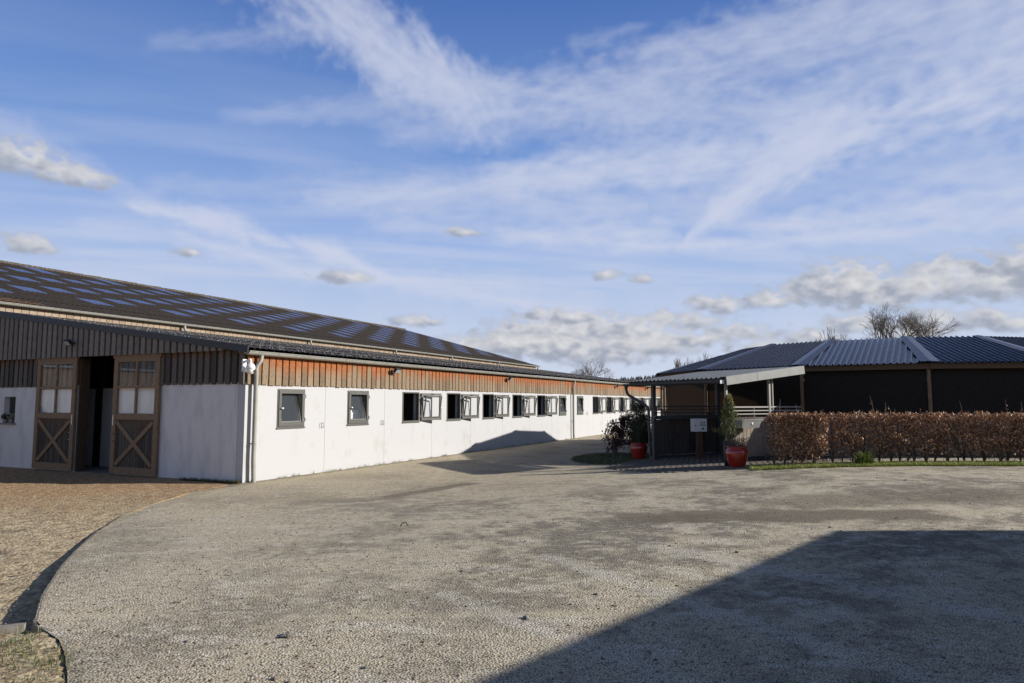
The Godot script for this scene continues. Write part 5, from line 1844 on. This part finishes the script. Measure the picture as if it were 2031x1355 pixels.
# ---------------------------------------------------------------- what stands outside the picture and only throws its shadow or its light
func neighbours() -> void:
	# the barn on the right whose corner shades the foreground
	var b := thing("barn", "dark boarded barn off to the right that shades the foreground", "barn")
	var h := 3.2
	var c := [Vector2(11.79, 8.46), Vector2(3.60, -0.64), Vector2(-9.0, -7.5), Vector2(-9.0, -22.0), Vector2(32.0, -22.0), Vector2(32.25, 7.93)]
	var st := S()
	var mid := Vector3(14.0, h + 2.2, 9.0)
	for i in c.size():
		var p: Vector2 = c[i]
		var q: Vector2 = c[(i + 1) % c.size()]
		quad(st, Vector3(p.x, h, -p.y), Vector3(q.x, h, -q.y), Vector3(q.x, -0.3, -q.y), Vector3(p.x, -0.3, -p.y), Rect2(0, 0, 10, 1))
	put("wall", st, M.grey_boards, b)
	st = S()
	for i in c.size():
		var p: Vector2 = c[i]
		var q: Vector2 = c[(i + 1) % c.size()]
		tri(st, mid, Vector3(q.x, h, -q.y), Vector3(p.x, h, -p.y))
	put("roof", st, M.cement, b)
	# the wing of the stable that runs forward on the left and shows in the panes of the sliding doors
	var w := thing("stable_wing", "sunlit wing of the stable running forward on the left", "stable", CORNER, TURN)
	st = S()
	slab(st, Vector3(-11.0, -0.3, -11.7), Vector3(-0.35, 2.16, -11.5))
	put("wall_panel", st, M.render, w)
	st = S()
	slab(st, Vector3(-11.0, 2.16, -11.7), Vector3(-0.35, 2.9, -11.52))
	put("lath_wall", st, M.dark_wood, w)
	var kinds := []
	for i in 8:
		kinds.append(board_mesh(0.192, 0.68, 0.03, i, M.pale_boards))
	for i in 50:
		part("cladding_board", kinds[i % 8], w, moved(Vector3(-10.9 + i * 0.2125, 2.15, -11.52)))
	st = S()
	quad(st, Vector3(-11.2, 4.2, -20), Vector3(-0.3, 4.2, -20), Vector3(-0.3, 2.95, -11.3), Vector3(-11.2, 2.95, -11.3))
	put("roof", st, M.slate, w)

func _ready() -> void:
	rng.seed = 20240217
	# camera
	var cam := Camera3D.new()
	cam.name = "camera"
	cam.position = Vector3(0, 1.75, 0)
	cam.rotation.x = deg_to_rad(5.041)
	cam.fov = 52.76
	cam.near = 0.05
	cam.far = 3000.0
	add_child(cam)
	# sky and exposure
	var env := Environment.new()
	env.background_mode = Environment.BG_SKY
	var dome := PanoramaSkyMaterial.new()
	dome.panorama = ImageTexture.create_from_image(sky_picture())
	env.sky = Sky.new()
	env.sky.sky_material = dome
	env.background_energy_multiplier = 0.75
	env.tonemap_mode = Environment.TONE_MAPPER_LINEAR
	env.tonemap_exposure = 1.33
	env.sdfgi_enabled = true
	env.ssao_enabled = true
	env.ssil_enabled = true
	var around := WorldEnvironment.new()
	around.name = "world"
	around.environment = env
	add_child(around)
	# low winter sun from the right
	var sun := DirectionalLight3D.new()
	sun.name = "sun"
	sun.light_energy = 1.6
	sun.light_color = Color(1.0, 0.97, 0.93)
	sun.light_angular_distance = 0.5
	sun.shadow_enabled = true
	var el := deg_to_rad(21.0)
	var az := deg_to_rad(91.0)
	add_child(sun)
	sun.look_at_from_position(Vector3.ZERO, -Vector3(sin(az) * cos(el), sin(el), -cos(az) * cos(el)))
	grain = noise(5, 0.01, 4)
	materials()
	M.clod = triplanar(mat(Color.WHITE, 0.97), Vector3.ONE * 9.0)
	M.clod.albedo_texture = M.kerb.albedo_texture
	ground()
	far_land()
	hall()
	stable()
	walker()
	canopy()
	entrance()
	plants()
	lamps()
	litter()
	neighbours()
